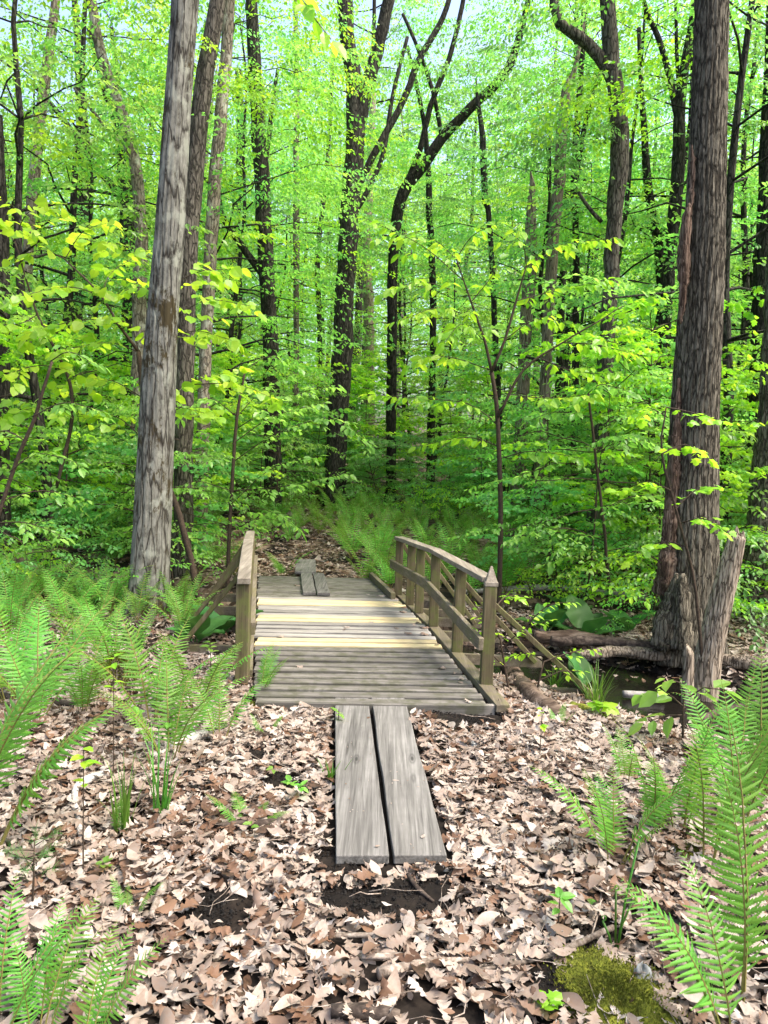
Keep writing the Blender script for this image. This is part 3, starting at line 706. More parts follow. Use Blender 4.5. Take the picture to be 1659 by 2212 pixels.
T('forest_tree', [(1640, 860, 40), (1646, 700, 38), (1650, 540, 34), (1654, 380, 30), (1660, 200, 26), (1668, 0, 22)], 11.5, D, 'dark trunk at the right edge of the picture, beyond the big oak', seed=25)
T('forest_tree', [(1632, 1235, 60), (1640, 1150, 52), (1652, 1000, 46), (1664, 850, 42), (1680, 500, 40)], 8.3, M['bark_oak'], 'ridged grey-brown trunk at right edge, behind the leaning stub', seed=26, sides=40, step=.06)
T('forest_tree', [(1060, 520, 12), (1048, 430, 14), (1044, 330, 14), (1040, 270, 11), (1030, 200, 6)], 16.0, D, 'short dark leaning trunk between sloping limb and broken snag', seed=27)
T('forest_tree', [(1245, 560, 14), (1240, 420, 16), (1246, 280, 15), (1255, 150, 12), (1262, 20, 10)], 14.5, D, 'thin dark double stem right of the tall bare snag', seed=28, limbs=[[(1242, 400, 12), (1262, 280, 11), (1290, 170, 9), (1310, 90, 6)]])
T('forest_tree', [(935, 760, 15), (935, 620, 15), (928, 480, 14), (925, 380, 13), (915, 260, 10), (880, 100, 8)], 20.0, D, 'thin dark trunk behind the sloping limb, right of the forked tree', seed=29)
T('forest_tree', [(690, 720, 11), (686, 560, 11), (700, 420, 10), (712, 280, 9), (720, 100, 8)], 24.0, D, 'very thin far trunk close left of the forked tree', seed=30)
T('forest_tree', [(160, 760, 32), (166, 620, 32), (172, 500, 30), (186, 380, 28), (176, 250, 24), (170, 120, 18), (160, -20, 14)], 20.0, D, 'dark far trunk midway between left edge and grey maple', seed=31)
T('forest_tree', [(798, 760, 22), (795, 640, 22), (793, 520, 20), (800, 350, 16), (806, 200, 12)], 26.0, Sn, 'brown far trunk peeping out right beside the forked tree', seed=32)
T('forest_tree', [(500, 780, 24), (505, 640, 24), (510, 480, 22), (520, 330, 18), (515, 150, 14)], 24.0, D, 'distant dark trunk right of the pale lichen-spotted trunk', seed=33)

# ------------------------------------------------------------------ crowns
def spray_template(seed, L, leaf, side, gap=.62, droop=.3, jit=.38):
    r = np.random.default_rng(seed); t = np.linspace(0, 1, 7)
    P = np.stack([L * t, r.normal(0, .02, 7) * L * t, L * (.10 * t - .24 * t * t)], 1)
    tw = []; p, d, n_ = leafy(P, r, leaf, side, gap, .12, droop, jit, tw)
    return p, d, n_, P, tw
def rot_to(az, el, rollj=0.0):
    ca, sa, ce, se = math.cos(az), math.sin(az), math.cos(el), math.sin(el)
    x = np.array([ca * ce, sa * ce, se]); yv = np.array([-sa, ca, 0.0]); z = np.cross(x, yv)
    c, s = math.cos(rollj), math.sin(rollj)
    return np.stack([x, yv * c + z * s, z * c - yv * s], 0)
class Crown:
    def __init__(s): s.p = []; s.d = []; s.n = []; s.t = []; s.z = []
    def add(s, rng, tp, org, R, sc=1.0, tint=.5, leaf=.09, keep=1.0):
        p, d, n_ = tp[:3]; k = rng.random(len(p)) < keep
        s.p.append(p[k] * sc @ R + org); s.d.append(d[k] @ R); s.n.append(n_[k] @ R)
        m_ = int(k.sum()); s.t.append(np.clip(tint + rng.normal(0, .17, m_), 0, 1)); s.z.append(leaf * rng.uniform(.6, 1.25, m_))
    def mesh(s, name, tpl, mat):
        return leaves_mesh(name, tpl, np.concatenate(s.p), np.concatenate(s.d), np.concatenate(s.n), np.concatenate(s.z), np.concatenate(s.t), mat)
SP = [spray_template(300 + i, 1.25, .078, .55) for i in range(7)]
SPs = [spray_template(320 + i, .75, .064, .36) for i in range(6)]

def grow_tree(seed, H, z0, R, nl, leaf, tpl, mat, r0=.09, lean=.3, sp=SP, shape='broad', bark=None, per=5, twigs=True, keep=(.75, 1.0)):
    """trunk mesh with limbs and crown mesh, both standing at the origin"""
    r = np.random.default_rng(seed); mb = MB(); cr = Crown()
    t = np.linspace(0, 1, 9); off = np.cumsum(r.normal(0, .07 * lean * H, (9, 2)) * (t[:, None] > 0), 0) * .5
    P = np.column_stack([off + r.normal(0, lean, 2) * t[:, None], H * t]); P[:, 2] -= .1
    C = spline(np.column_stack([P, r0 * (1 - .8 * t)]), .4); mb.tube(C[:, :3], C[:, 3], 8)
    for i in range(nl):
        f = (i + r.random()) / nl; z = z0 + (H - z0) * f
        j = min(len(C) - 1, int(np.searchsorted(C[:, 2], z))); org = C[j, :3]
        prof = {'broad': math.sin(PI * (.18 + .74 * f)) ** .8, 'cone': 1 - .75 * f, 'top': .35 + .65 * math.sin(PI * (.1 + .8 * f))}[shape]
        l = R * prof * r.uniform(.6, 1.15); az = i * 2.4 + r.normal(0, .5); el = r.normal(.22 + .35 * f, .15)
        d = np.array([math.cos(az) * math.cos(el), math.sin(az) * math.cos(el), math.sin(el)])
        k = 5; tt = np.linspace(0, 1, k)[:, None]
        Q = org + d * l * tt + np.array([0, 0, -1]) * l * .22 * tt ** 2 + r.normal(0, .04 * l, (k, 3)) * tt
        if twigs: mb.tube(Q, np.linspace(max(.008, C[j, 3] * .45), .005, k), 4, cap=False)
        base_t = r.normal(.5, .12)
        ns = max(2, int(per * l / R + .5))
        for q in range(ns):
            ft = .3 + .7 * (q + r.random() * .6) / ns if q < ns - 1 else 1.0
            u = ft * (k - 1); a = min(k - 2, int(u)); o_ = Q[a] + (Q[a + 1] - Q[a]) * (u - a)
            az2 = az + (r.choice([-1, 1]) * r.uniform(.3, .95) if q < ns - 1 else 0)
            cr.add(r, sp[r.integers(len(sp))], o_, rot_to(az2, r.normal(.05, .13), r.normal(0, .18)), r.uniform(.75, 1.15), base_t + r.normal(0, .08), leaf, r.uniform(*keep))
    return mb, cr
rf = np.random.default_rng(77)
def proto(seed, **k):
    mat, tpl, bark = k['mat'], k['tpl'], k['bark']; mb, cr = grow_tree(seed, **k)
    tm = mesh_np('trunk', np.concatenate(mb.v), [np.concatenate(mb.f4)] + ([np.concatenate(mb.f3)] if mb.f3 else []), None, True, [bark])
    return tm, cr.mesh('crown', tpl, mat)
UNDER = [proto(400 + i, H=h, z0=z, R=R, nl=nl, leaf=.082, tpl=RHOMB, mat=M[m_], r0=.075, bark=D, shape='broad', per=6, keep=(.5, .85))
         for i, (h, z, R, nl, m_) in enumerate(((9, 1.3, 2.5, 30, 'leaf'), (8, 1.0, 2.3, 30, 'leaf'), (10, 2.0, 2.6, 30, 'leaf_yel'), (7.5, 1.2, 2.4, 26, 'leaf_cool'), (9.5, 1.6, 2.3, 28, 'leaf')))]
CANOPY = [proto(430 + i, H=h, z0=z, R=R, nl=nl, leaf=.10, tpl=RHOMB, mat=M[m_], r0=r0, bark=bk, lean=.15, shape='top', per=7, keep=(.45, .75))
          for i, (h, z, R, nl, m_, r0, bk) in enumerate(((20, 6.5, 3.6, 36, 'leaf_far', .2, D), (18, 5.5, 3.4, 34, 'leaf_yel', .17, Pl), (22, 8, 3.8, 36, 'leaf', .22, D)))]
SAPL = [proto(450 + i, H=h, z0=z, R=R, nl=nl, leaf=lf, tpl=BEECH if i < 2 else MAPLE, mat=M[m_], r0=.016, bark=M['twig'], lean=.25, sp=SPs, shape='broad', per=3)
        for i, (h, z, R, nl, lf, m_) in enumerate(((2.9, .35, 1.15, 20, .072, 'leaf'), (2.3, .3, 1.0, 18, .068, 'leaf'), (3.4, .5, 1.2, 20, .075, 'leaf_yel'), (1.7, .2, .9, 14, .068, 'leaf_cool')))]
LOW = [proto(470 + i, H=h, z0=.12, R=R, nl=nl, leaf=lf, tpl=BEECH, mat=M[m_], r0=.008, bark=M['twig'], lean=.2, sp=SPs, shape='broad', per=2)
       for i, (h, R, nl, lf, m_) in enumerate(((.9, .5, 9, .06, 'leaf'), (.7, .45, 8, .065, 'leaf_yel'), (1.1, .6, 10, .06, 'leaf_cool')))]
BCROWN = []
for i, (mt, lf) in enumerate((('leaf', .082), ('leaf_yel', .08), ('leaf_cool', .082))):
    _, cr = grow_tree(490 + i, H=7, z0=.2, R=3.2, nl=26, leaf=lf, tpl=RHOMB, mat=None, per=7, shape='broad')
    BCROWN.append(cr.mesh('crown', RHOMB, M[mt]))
# crowns of the trees measured above: spread round the upper part of each path
for i, (e, org, C) in enumerate(TREES):
    if e['category'] == 'dead tree': continue
    d_ = np.hypot(C[-1, 0], C[-1, 1]); top = C[-1, :3]
    c_ = obj('crown', BCROWN[(i * 2 + (i // 3)) % 3], e)
    zb = max(top[2] * .52, 2.6) if d_ > 10.5 else 5.2
    j = int(np.argmin(np.abs(C[:, 2] - (zb + 2))))
    c_.location = (C[j, 0] - org[0], C[j, 1] - org[1] + (3.6 if d_ > 12 else 1.6), zb - org[2]); c_.rotation_euler = (0, 0, i * 1.3); s_ = rf.uniform(.75, 1.0); c_.scale = (s_, s_, s_ * 1.1)

def put(protos, idx, x, y, name, label, cat, group, sc=1.0, rz=None, parts=('trunk', 'crown')):
    tm, cm = protos[idx]
    e = empty(name, (x, y, float(hgt(x, y)) - .01), rf.uniform(0, 6.28) if rz is None else rz, sc); tag(e, label, cat, group)
    obj(parts[0], tm, e); obj(parts[1], cm, e); return e
def zone(px):
    for lim, txt in ((330, 'left of the grey maple'), (560, 'between the grey maple and the left railing'), (780, 'beyond the trail'), (1080, 'behind the right railing'), (1450, 'between bridge and big oak')):
        if px < lim: return txt
    return 'right of the big oak'
def trail_x(y): return -1.03 - .17 * (y - 9.1) + .02 * np.maximum(0, y - 9.1) ** 1.6
pts_ = []
def scatter(n, ylo, yhi, dmin, ok, pxlo=-250, pxhi=1900, bias=1.0, tries=6000):
    res = []
    for _ in range(tries):
        if len(res) >= n: break
        y = ylo + (yhi - ylo) * rf.random() ** bias; px = rf.uniform(pxlo, pxhi); x = (px - CX) / FOC * y
        if not ok(x, y, px): continue
        if all((x - a) ** 2 + (y - b) ** 2 > dmin ** 2 for a, b in pts_ + res): res.append((x, y))
    pts_.extend(res); return res
# tall canopy trees far back, understory trees, saplings of the thicket, low shrubs
for x, y in scatter(60, 17, 62, 2.3, lambda x, y, px: not (560 < px < 1130 and y < 24), bias=.95):
    put(CANOPY, rf.integers(3), x, y, 'canopy_tree', 'tall far tree with high pale crown, ' + zone(proj((x, y, 2))[0]), 'tree', 'tall trees of the far woods ' + zone(proj((x, y, 2))[0]), rf.uniform(.8, 1.15) * (.72 if y < 28 else 1))
pts_.clear()
for x, y in scatter(92, 13.5, 44, 1.55, lambda x, y, px: not (560 < px < 1130 and y < 19) and abs(x - trail_x(y)) > 1.6, bias=1.25):
    put(UNDER, rf.integers(5), x, y, 'understory_tree', 'slender understory tree with layered green sprays, ' + zone(proj((x, y, 2))[0]), 'tree', 'understory trees ' + zone(proj((x, y, 2))[0]), rf.uniform(.75, 1.15))
pts_.clear()
def thick_ok(x, y, px):
    if abs(x - trail_x(y)) < 1.0 + .05 * y and y < 13: return False
    if 600 < px < 1165 and y < 14.2: return False                    # fern bed stays open
    if y < 9.6 and -1.85 < x < 1.6: return False
    if 690 < px < 772 and y < 16.6: return False
    if y < 8.0 and x > 1.2 and px < 1420: return False
    if abs(y - (7 - .5 * x)) < .75: return False
    return True
for x, y in scatter(240, 7.9, 26, .54, thick_ok, bias=1.35):
    px = proj((x, y, 1))[0]
    put(SAPL, rf.integers(4), x, y, 'sapling', 'leafy green sapling of the thicket, ' + zone(px), 'sapling', 'saplings of the thicket ' + zone(px), rf.uniform(.7, 1.1), parts=('stem', 'foliage'))
for x, y in scatter(130, 7.2, 22, .42, lambda x, y, px: thick_ok(x, y, px), bias=1.4):
    px = proj((x, y, .3))[0]
    put(LOW, rf.integers(3), x, y, 'shrub', 'knee-high green shrub on the forest floor, ' + zone(px), 'shrub', 'low shrubs ' + zone(px), rf.uniform(.6, 1.1), parts=('stem', 'foliage'))

for x, y, k_, s_, t_ in ((-4.7, 10.2, 0, 1.1, 'tall leafy understory tree near the left edge, well beyond the arching sapling'), (-6.3, 13.0, 2, 1.25, 'leafy understory tree at far left with overhanging top branches'),
                     (5.0, 10.6, 4, 1.15, 'leafy understory tree just right of the big oak'), (6.6, 13.2, 2, 1.2, 'tall understory tree at the right picture edge behind the oak'), (-3.4, 12.2, 1, 1.05, 'leafy understory tree behind the thick leaning dark trunk'), (3.6, 12.4, 0, 1.0, 'leafy understory tree beyond the curving dark trunk')):
    put(UNDER, k_, x, y, 'understory_tree', t_, 'tree', 'nearer understory trees', s_)
# far-off woods: one mass of foliage closing the view
rw = np.random.default_rng(900)
nC = 6500; cx = rw.uniform(-75, 75, nC); cy = rw.uniform(58, 100, nC); cz = rw.uniform(0, 1, nC) ** .8 * 27
nL = 46; p = np.repeat(np.stack([cx, cy, cz + hgt(cx, cy)], 1), nL, 0) + rw.normal(0, 1, (nC * nL, 3)) * np.array([1.5, 1.5, .55])
tt = np.clip(np.repeat(rw.normal(.5, .18, nC), nL) + rw.normal(0, .12, nC * nL), 0, 1)
dd = rw.normal(0, 1, (nC * nL, 3)); dd[:, 2] *= .4; nn_ = rw.normal(0, .5, (nC * nL, 3)) + np.array([0, 0, 1.0])
fw = obj('far_woods', leaves_mesh('far_woods', RHOMB, p, dd, nn_, rw.uniform(.25, .5, nC * nL), tt, M['leaf_far']))
tag(fw, 'far-off pale green woods closing the view', 'woods', kind='stuff')

# ------------------------------------------------------------------ saplings with measured branches
def measured_sapling(name, stems, branches, Y, leaf, tpl, mat, label, cat, seed, side=.3, gap=.62, jit=.35, droop=.3, dep=.35, tint=.55, bark='twig', t0=.15, loc_root=True):
    r = np.random.default_rng(seed); P0 = at_y(stems[0][0][0], stems[0][0][1], Y)
    e = empty(name, (P0[0], P0[1], float(hgt(P0[0], P0[1])))); tag(e, label, cat); org = np.array(e.location)
    mb = MB(); tw = []
    for k, st in enumerate(stems):
        Q = trunk_path(st, Y, 0, loc_root and k == 0); Q = spline(Q, .12); Q[1:, 1] += np.cumsum(r.normal(0, .008, len(Q) - 1))
        mb.tube(Q[:, :3] - org, np.maximum(Q[:, 3], .002), 7)
    ps, ds, ns, ts = [], [], [], []
    for br in branches:
        yy_ = Y + r.normal(0, .05); dy = r.normal(0, dep)
        Q = np.array([at_y(px, py, yy_ + dy * i / max(1, len(br) - 1)) for i, (px, py) in enumerate(br)]); Q = spline(Q, .08)
        mb.tube(Q - org, np.linspace(.006, .002, len(Q)), 4, cap=False)
        p, d, n_ = leafy(Q, r, leaf, side, gap, t0, droop, jit, tw, .0022)
        ps.append(p); ds.append(d); ns.append(n_); ts.append(np.clip(tint + r.normal(0, .08) + r.normal(0, .17, len(p)), 0, 1))
    twig_mesh(mb, [(q - org, w_) for q, w_ in tw])
    mb.build('stem', M[bark], e, True)
    p = np.concatenate(ps) - org; n_l = len(p)
    obj('foliage', leaves_mesh('foliage', tpl, p, np.concatenate(ds), np.concatenate(ns), leaf * r.uniform(.6, 1.25, n_l), np.concatenate(ts), M[mat]), e)
    return e
measured_sapling('sapling', [[(1078, 1310, 12), (1082, 1100, 11), (1075, 895, 10), (1062, 800, 9)], [(1062, 802, 7), (1045, 730, 6), (1030, 690, 5), (1012, 640, 4), (985, 560, 3)],
                             [(1062, 802, 7), (1090, 735, 6), (1115, 650, 5), (1137, 575, 3)], [(1076, 900, 7), (1130, 800, 6), (1215, 740, 4), (1300, 690, 3)]],
    [[(1062, 905), (1010, 872), (930, 862), (795, 852)], [(1080, 965), (1010, 945), (900, 965)], [(1000, 605), (910, 530), (785, 470)], [(1012, 640), (920, 610), (845, 622)],
     [(985, 560), (1020, 510), (1075, 480)], [(1030, 690), (950, 665), (870, 690)], [(1137, 575), (1220, 530), (1320, 515)], [(1115, 650), (1200, 628), (1330, 600)], [(1300, 690), (1350, 660), (1420, 650)],
     [(1095, 730), (1160, 690), (1250, 700)], [(1050, 740), (1000, 700), (960, 740)], [(1160, 770), (1230, 800), (1330, 810)], [(1137, 575), (1130, 530), (1100, 500)], [(1090, 850), (1180, 860), (1290, 850)],
     [(1082, 990), (1150, 975), (1260, 990)], [(1215, 740), (1290, 745), (1390, 770)], [(1062, 800), (960, 770), (880, 790)], [(985, 560), (940, 520), (880, 515)], [(1020, 650), (1060, 600), (1080, 560)]],
    8.2, .115, BEECH, 'leaf_yel', 'slender forked sapling with bright yellow-green sprays behind the right railing', 'sapling', 31, side=.5, gap=.48, droop=.5, jit=.45, dep=.5)
measured_sapling('sapling', [[(390, 1120, 14), (320, 960, 12), (310, 860, 11), (300, 760, 10)], [(305, 800, 8), (345, 740, 7), (368, 700, 6), (350, 640, 4), (330, 560, 3)], [(300, 760, 8), (255, 700, 6), (220, 640, 5), (140, 560, 3)],
                            [(120, 1060, 8), (155, 900, 8), (140, 800, 7), (80, 680, 5), (30, 520, 3)]],
    [[(330, 560), (270, 530), (190, 520)], [(350, 640), (420, 590), (520, 580)], [(368, 700), (440, 650), (540, 660)], [(220, 640), (150, 620), (40, 640)], [(255, 700), (180, 690), (60, 720)], [(140, 560), (90, 540), (20, 560)],
     [(300, 760), (230, 740), (120, 760)], [(345, 740), (420, 715), (500, 735)], [(310, 860), (230, 820), (130, 840)], [(320, 900), (400, 830), (520, 800)], [(420, 830), (510, 830), (590, 860)], [(220, 640), (240, 590), (300, 550)],
     [(140, 800), (80, 790), (-20, 820)], [(80, 680), (40, 700), (-40, 700)], [(30, 520), (0, 480), (-40, 470)], [(140, 560), (180, 500), (240, 480)], [(300, 760), (280, 700), (230, 690)], [(320, 960), (250, 900), (160, 900)], [(350, 640), (300, 620), (240, 640)],
     [(320, 900), (380, 880), (470, 900)], [(155, 900), (90, 880), (0, 900)], [(30, 520), (60, 460), (120, 440)]],
    7.9, .118, ROUND, 'leaf_yel', 'spreading sapling with round glowing yellow-green leaves behind the grey maple', 'sapling', 32, side=.55, gap=.5, droop=.42, jit=.5, dep=.6, tint=.68)
measured_sapling('sapling', [[(492, 1235, 9), (500, 1060, 8), (512, 900, 7), (530, 800, 4)]],
    [[(500, 1000), (600, 935), (720, 905), (800, 965)], [(500, 1060), (620, 1050), (745, 1022)], [(495, 1110), (570, 1100), (655, 1145)], [(512, 900), (570, 840), (650, 800)], [(500, 960), (590, 900), (700, 870)], [(512, 900), (450, 860), (390, 900)],
     [(500, 1060), (420, 1040), (360, 1070)], [(500, 1000), (430, 980), (350, 990)], [(498, 1090), (590, 1010), (690, 985)], [(530, 800), (580, 770), (640, 790)], [(505, 930), (620, 860), (730, 830)], [(495, 1150), (560, 1120), (620, 1130)]],
    9.0, .095, BEECH, 'leaf', 'young beech with flat cool-green sprays reaching over the left railing', 'sapling', 33, side=.5, gap=.5, droop=.35, jit=.35, dep=.4, tint=.65)
measured_sapling('sapling', [[(1505, 1280, 7), (1470, 1130, 6), (1430, 980, 5), (1440, 880, 3)]],
    [[(1440, 880), (1490, 890), (1560, 910)], [(1430, 980), (1480, 960), (1530, 990)], [(1450, 1060), (1400, 1040), (1340, 1060)], [(1470, 1130), (1520, 1120), (1570, 1150)], [(1480, 1180), (1430, 1170), (1370, 1200)], [(1440, 900), (1400, 880), (1370, 900)], [(1460, 1100), (1500, 1060), (1550, 1050)]],
    5.9, .085, MAPLE, 'leaf_yel', 'young maple with pointed light green leaves in front of the big oak', 'sapling', 34, side=.22, droop=.3, jit=.35, dep=.25)
measured_sapling('sapling', [[(1475, 1620, 5), (1475, 1540, 5), (1480, 1500, 4)]],
    [[(1480, 1530), (1430, 1490), (1390, 1500)], [(1478, 1545), (1440, 1545), (1395, 1560)], [(1482, 1510), (1520, 1485), (1560, 1490)], [(1480, 1500), (1470, 1475), (1440, 1465)]],
    4.25, .125, BEECH, 'leaf', 'small seedling with big toothed oval leaves beside the muddy ditch', 'seedling', 35, side=0, gap=.42, droop=.3, jit=.3, dep=.1, t0=.3, tint=.6)
measured_sapling('shrub', [[(1110, 1560, 5), (1090, 1440, 5), (1080, 1380, 4), (1060, 1330, 3)], [(1150, 1545, 4), (1165, 1470, 4), (1175, 1430, 3)]],
    [[(1090, 1440), (1050, 1400), (1035, 1370)], [(1085, 1400), (1130, 1360), (1190, 1340)], [(1080, 1380), (1045, 1340), (1030, 1310)], [(1165, 1470), (1210, 1450), (1260, 1450)], [(1175, 1430), (1140, 1410), (1100, 1420)], [(1060, 1330), (1090, 1290), (1130, 1290)], [(1175, 1430), (1230, 1410), (1290, 1400)], [(1130, 1360), (1180, 1310), (1240, 1300)]],
    5.05, .05, BEECH, 'leaf_yel', 'twiggy shrub with small oval leaves beside the pointed railing post', 'shrub', 36, side=.14, gap=.8, droop=.2, jit=.4, dep=.2, tint=.6)
measured_sapling('sapling', [[(1325, 1330, 8), (1305, 1150, 7), (1285, 980, 6), (1270, 850, 5)]],
    [[(1310, 1170), (1220, 1140), (1120, 1160)], [(1300, 1100), (1380, 1070), (1450, 1090)], [(1290, 1020), (1210, 1000), (1120, 1030)], [(1285, 980), (1350, 950), (1430, 960)], [(1275, 900), (1200, 890), (1140, 910)], [(1315, 1220), (1240, 1200), (1170, 1220)], [(1270, 850), (1300, 830), (1370, 850)], [(1312, 1190), (1380, 1180), (1430, 1200)]],
    8.0, .10, BEECH, 'leaf', 'dark-stemmed sapling with open green sprays left of the big oak', 'sapling', 37, side=.4, droop=.3, jit=.35, dep=.5, tint=.6)
measured_sapling('sapling', [[(-40, 1240, 9), (20, 1020, 9), (70, 900, 8), (110, 780, 6)], ],
    [[(20, 1020), (80, 980), (170, 1000)], [(70, 900), (140, 870), (230, 890)], [(50, 950), (10, 930), (-60, 950)], [(10, 1080), (90, 1060), (190, 1080)], [(0, 1130), (60, 1130), (140, 1160)], [(110, 780), (150, 760), (210, 790)]],
    6.3, .085, BEECH, 'leaf', 'arching sapling with dark bent stem at the left picture edge', 'sapling', 38, side=.35, droop=.3, jit=.35, dep=.4, tint=.55)
# overhanging twig of the grey maple at the top of the view
r_ = np.random.default_rng(39); tw = []; mb = MB()
Q = spline(np.array([at_y(398, -330, 6.95), at_y(470, -250, 6.0), at_y(560, -160, 5.0), at_y(630, -40, 4.3), at_y(680, 40, 4.2), at_y(715, 85, 4.2)]), .1) - grey_o
mb.tube(Q, np.linspace(.02, .003, len(Q)), 6)
p, d, n_ = leafy(Q, r_, .115, .34, .62, .74, .45, .45, tw, .002, side_gap=.13)
twig_mesh(mb, tw); mb.build('limb', M['bark_grey'], grey, True)
obj('foliage', leaves_mesh('foliage', BEECH, p, d, n_, .115 * r_.uniform(.7, 1.2, len(p)), np.clip(r_.normal(.6, .15, len(p)), 0, 1), M['leaf_yel']), grey)

# ------------------------------------------------------------------ ferns
def frond(seed, L, pairs, lobes, wmax, bend, th0=.12, stipe=.22, pw=.2):
    """returns V, faces, tint, material index; rachis rises from the origin and arches towards +X"""
    r = np.random.default_rng(seed); ns = 24; t = np.linspace(0, 1, ns)
    th = th0 + bend * t ** 1.6; dx_ = np.sin(th) * L / (ns - 1); dz_ = np.cos(th) * L / (ns - 1)
    P = np.column_stack([np.cumsum(dx_) - dx_[0], np.cumsum(r.normal(0, .0012 * L, ns)), np.cumsum(dz_) - dz_[0]])
    V, f4, f3 = tube_np(P, np.linspace(.006, .0012, ns) * (L / .8) ** .5, 4, False); V = list(V); F = [tuple(f) for f in f4]; mi = [1] * len(F); tn = [.4] * len(V)
    for i in range(pairs):
        s = (i + .3) / pairs; tt_ = stipe + (1 - stipe) * s * .985; u = tt_ * (ns - 1); a = min(ns - 2, int(u))
        o_ = P[a] + (P[a + 1] - P[a]) * (u - a); tg = nrm(P[a + 1] - P[a])
        ln = wmax * L * 1.42 * (s + .10) ** .42 * (1 - s) ** .82 + .004
        for sd in (-1, 1):
            l = ln * r.uniform(.9, 1.08); side_ = np.array([0, sd, 0.0]); nm = np.cross(tg, np.array([0, 1.0, 0])); nm = -nm if nm[2] < 0 or (abs(nm[2]) < .2 and nm[0] > 0) else nm
            d = nrm(side_ + tg * (.18 + .45 * s) + r.normal(0, .07, 3)); across = nrm(np.cross(nm, d))
            n_ = 2 * lobes + 1; b0 = len(V); tnt = np.clip(.5 + r.normal(0, .16), 0, 1)
            for k in range(n_):
                q = k / (n_ - 1); c = o_ + d * l * q - nm * l * (.16 * q * q) - np.array([0, 0, 1.0]) * l * .08 * q * q + tg * l * .10 * q * q
                wv = pw * l * .5 * max(0, 1 - q) ** .55 * (1.0 if k % 2 else .42) * (.75 if k == 0 else 1) + .0006
                sh = d * wv * (.55 if k % 2 else 0)
                V += [c + across * wv + sh - nm * wv * .18, c, c - across * wv + sh - nm * wv * .18]; tn += [tnt] * 3
            for k in range(n_ - 1):
                q = b0 + 3 * k; F += [(q, q + 3, q + 4, q + 1), (q + 1, q + 4, q + 5, q + 2)]; mi += [0, 0]
    return np.array(V), np.array(F), np.array(tn), np.array(mi)
def frond_me(*a, **k):
    V, F, tn, mi = frond(*a, **k); return mesh_np('frond', V, [F], tn, False, [M['fern'], M['stipe']], mi)
FR_HI = [frond_me(600 + i, .8, 24, 11, .19, b, th0=t0_, stipe=st) for i, (b, t0_, st) in enumerate(((.75, .1, .2), (1.0, .15, .25), (.55, .05, .18)))]
FR_MD = [frond_me(610 + i, .8, 21, 5, .18, b, th0=t0_, stipe=.24) for i, (b, t0_) in enumerate(((.8, .1), (1.15, .15), (.5, .08), (.95, .2)))]
FR_LOW = [frond(620 + i, .8, 17, 2, .19, b, th0=.15, stipe=.2, pw=.26) for i, b in enumerate((.8, 1.15, .5))]
def fern(px, py, h, label, nf=6, hi=False, seed=0, az0=None, spread=1.0, tilt=(.05, .35), pos=None, which=None, up=0.0):
    r = np.random.default_rng(seed + 7000); p = ground_at(px, py) if pos is None else np.array(pos, float)
    e = empty('fern', (p[0], p[1], p[2] - .01 + up)); tag(e, label, 'fern', 'ferns along the trail')
    L = FR_HI if hi else FR_MD
    for k in range(nf):
        o_ = obj('frond', L[r.integers(len(L)) if which is None else which], e)
        az = (az0 if az0 is not None else r.uniform(0, 6.28)) + (k - (nf - 1) / 2) * 2 * PI / max(nf, 1) * spread + r.normal(0, .2)
        o_.rotation_euler = (0, r.uniform(*tilt), az); s_ = h / .72 * r.uniform(.75, 1.1); o_.scale = (s_, s_ * r.uniform(.9, 1.1), s_)
        o_.location = (math.cos(az) * .025, math.sin(az) * .025, 0)
    return e
PIc = PI / 2
fern(1612, 2195, .80, 'big bright fern standing close up at the lower right edge', 2, True, 1, az0=PIc + .1, spread=.10, tilt=(-.12, -.02), which=2)
fern(1600, 2300, .50, 'large arching fern at the bottom right, in front of the moss mound', 3, True, 2, az0=2.35, spread=.16, tilt=(.1, .35), pos=None)
fern(1325, 1875, .46, 'light green fern clump alone on the leaves, right of the planks', 6, True, 3, az0=PIc, spread=.85)
fern(1283, 1930, .16, 'tiny drooping fern right of the planks, below the lone clump', 3, True, 4, az0=-1.2, spread=.3, tilt=(.4, .8))
fern(1415, 1800, .5, 'tall feathery fern left in the row along the ditch at right', 4, True, 5, spread=.9, tilt=(0, .2), which=2)
fern(1468, 1800, .54, 'tall feathery fern with brown stalks in the row along the ditch', 4, True, 6, spread=.9, tilt=(0, .2), which=2)
fern(1525, 1870, .62, 'tall fern with long bare stalks left of the close-up fern', 4, True, 7, spread=.8, tilt=(-.02, .14), which=2)
fern(1590, 1790, .62, 'tall pale fern behind the close-up fern at right', 5, True, 8, tilt=(0, .18), which=2)
fern(1640, 1720, .68, 'tall fern at the right edge beside the log', 6, True, 9, tilt=(0, .2), which=2)
fern(1560, 1690, .5, 'fern at the ditch edge beneath the toothed seedling', 5, True, 10)
fern(1600, 1620, .55, 'upright fern before the fallen logs at the right edge', 5, False, 11)
fern(1355, 1700, .36, 'thin young fern at the left end of the ditch-side row', 3, True, 12)
fern(80, 1560, .72, 'tall dark green fern at left edge, behind the arching fern', 6, True, 13, az0=PIc, spread=.9)
fern(20, 1530, .68, 'tall fern at the far left picture edge', 6, True, 14)
fern(180, 1545, .45, 'short upright fern beside the mossy hummock', 5, True, 15)
fern(330, 1570, .64, 'bright yellow-green fern in front of the grey maple', 6, True, 16, az0=PIc, spread=.9)
fern(365, 1650, .56, 'tallest fern of the clump in front of the grey maple', 6, True, 17, az0=PIc, spread=.9)
fern(425, 1545, .62, 'fern with narrow fronds between grey maple and left railing post', 5, True, 18)
fern(473, 1612, .44, 'small symmetrical fern with three fronds beside the pale stick', 3, True, 19, az0=PIc, spread=.42, tilt=(.02, .3))
fern(560, 1502, .36, 'fern leaning over the near left corner of the deck', 5, True, 20)
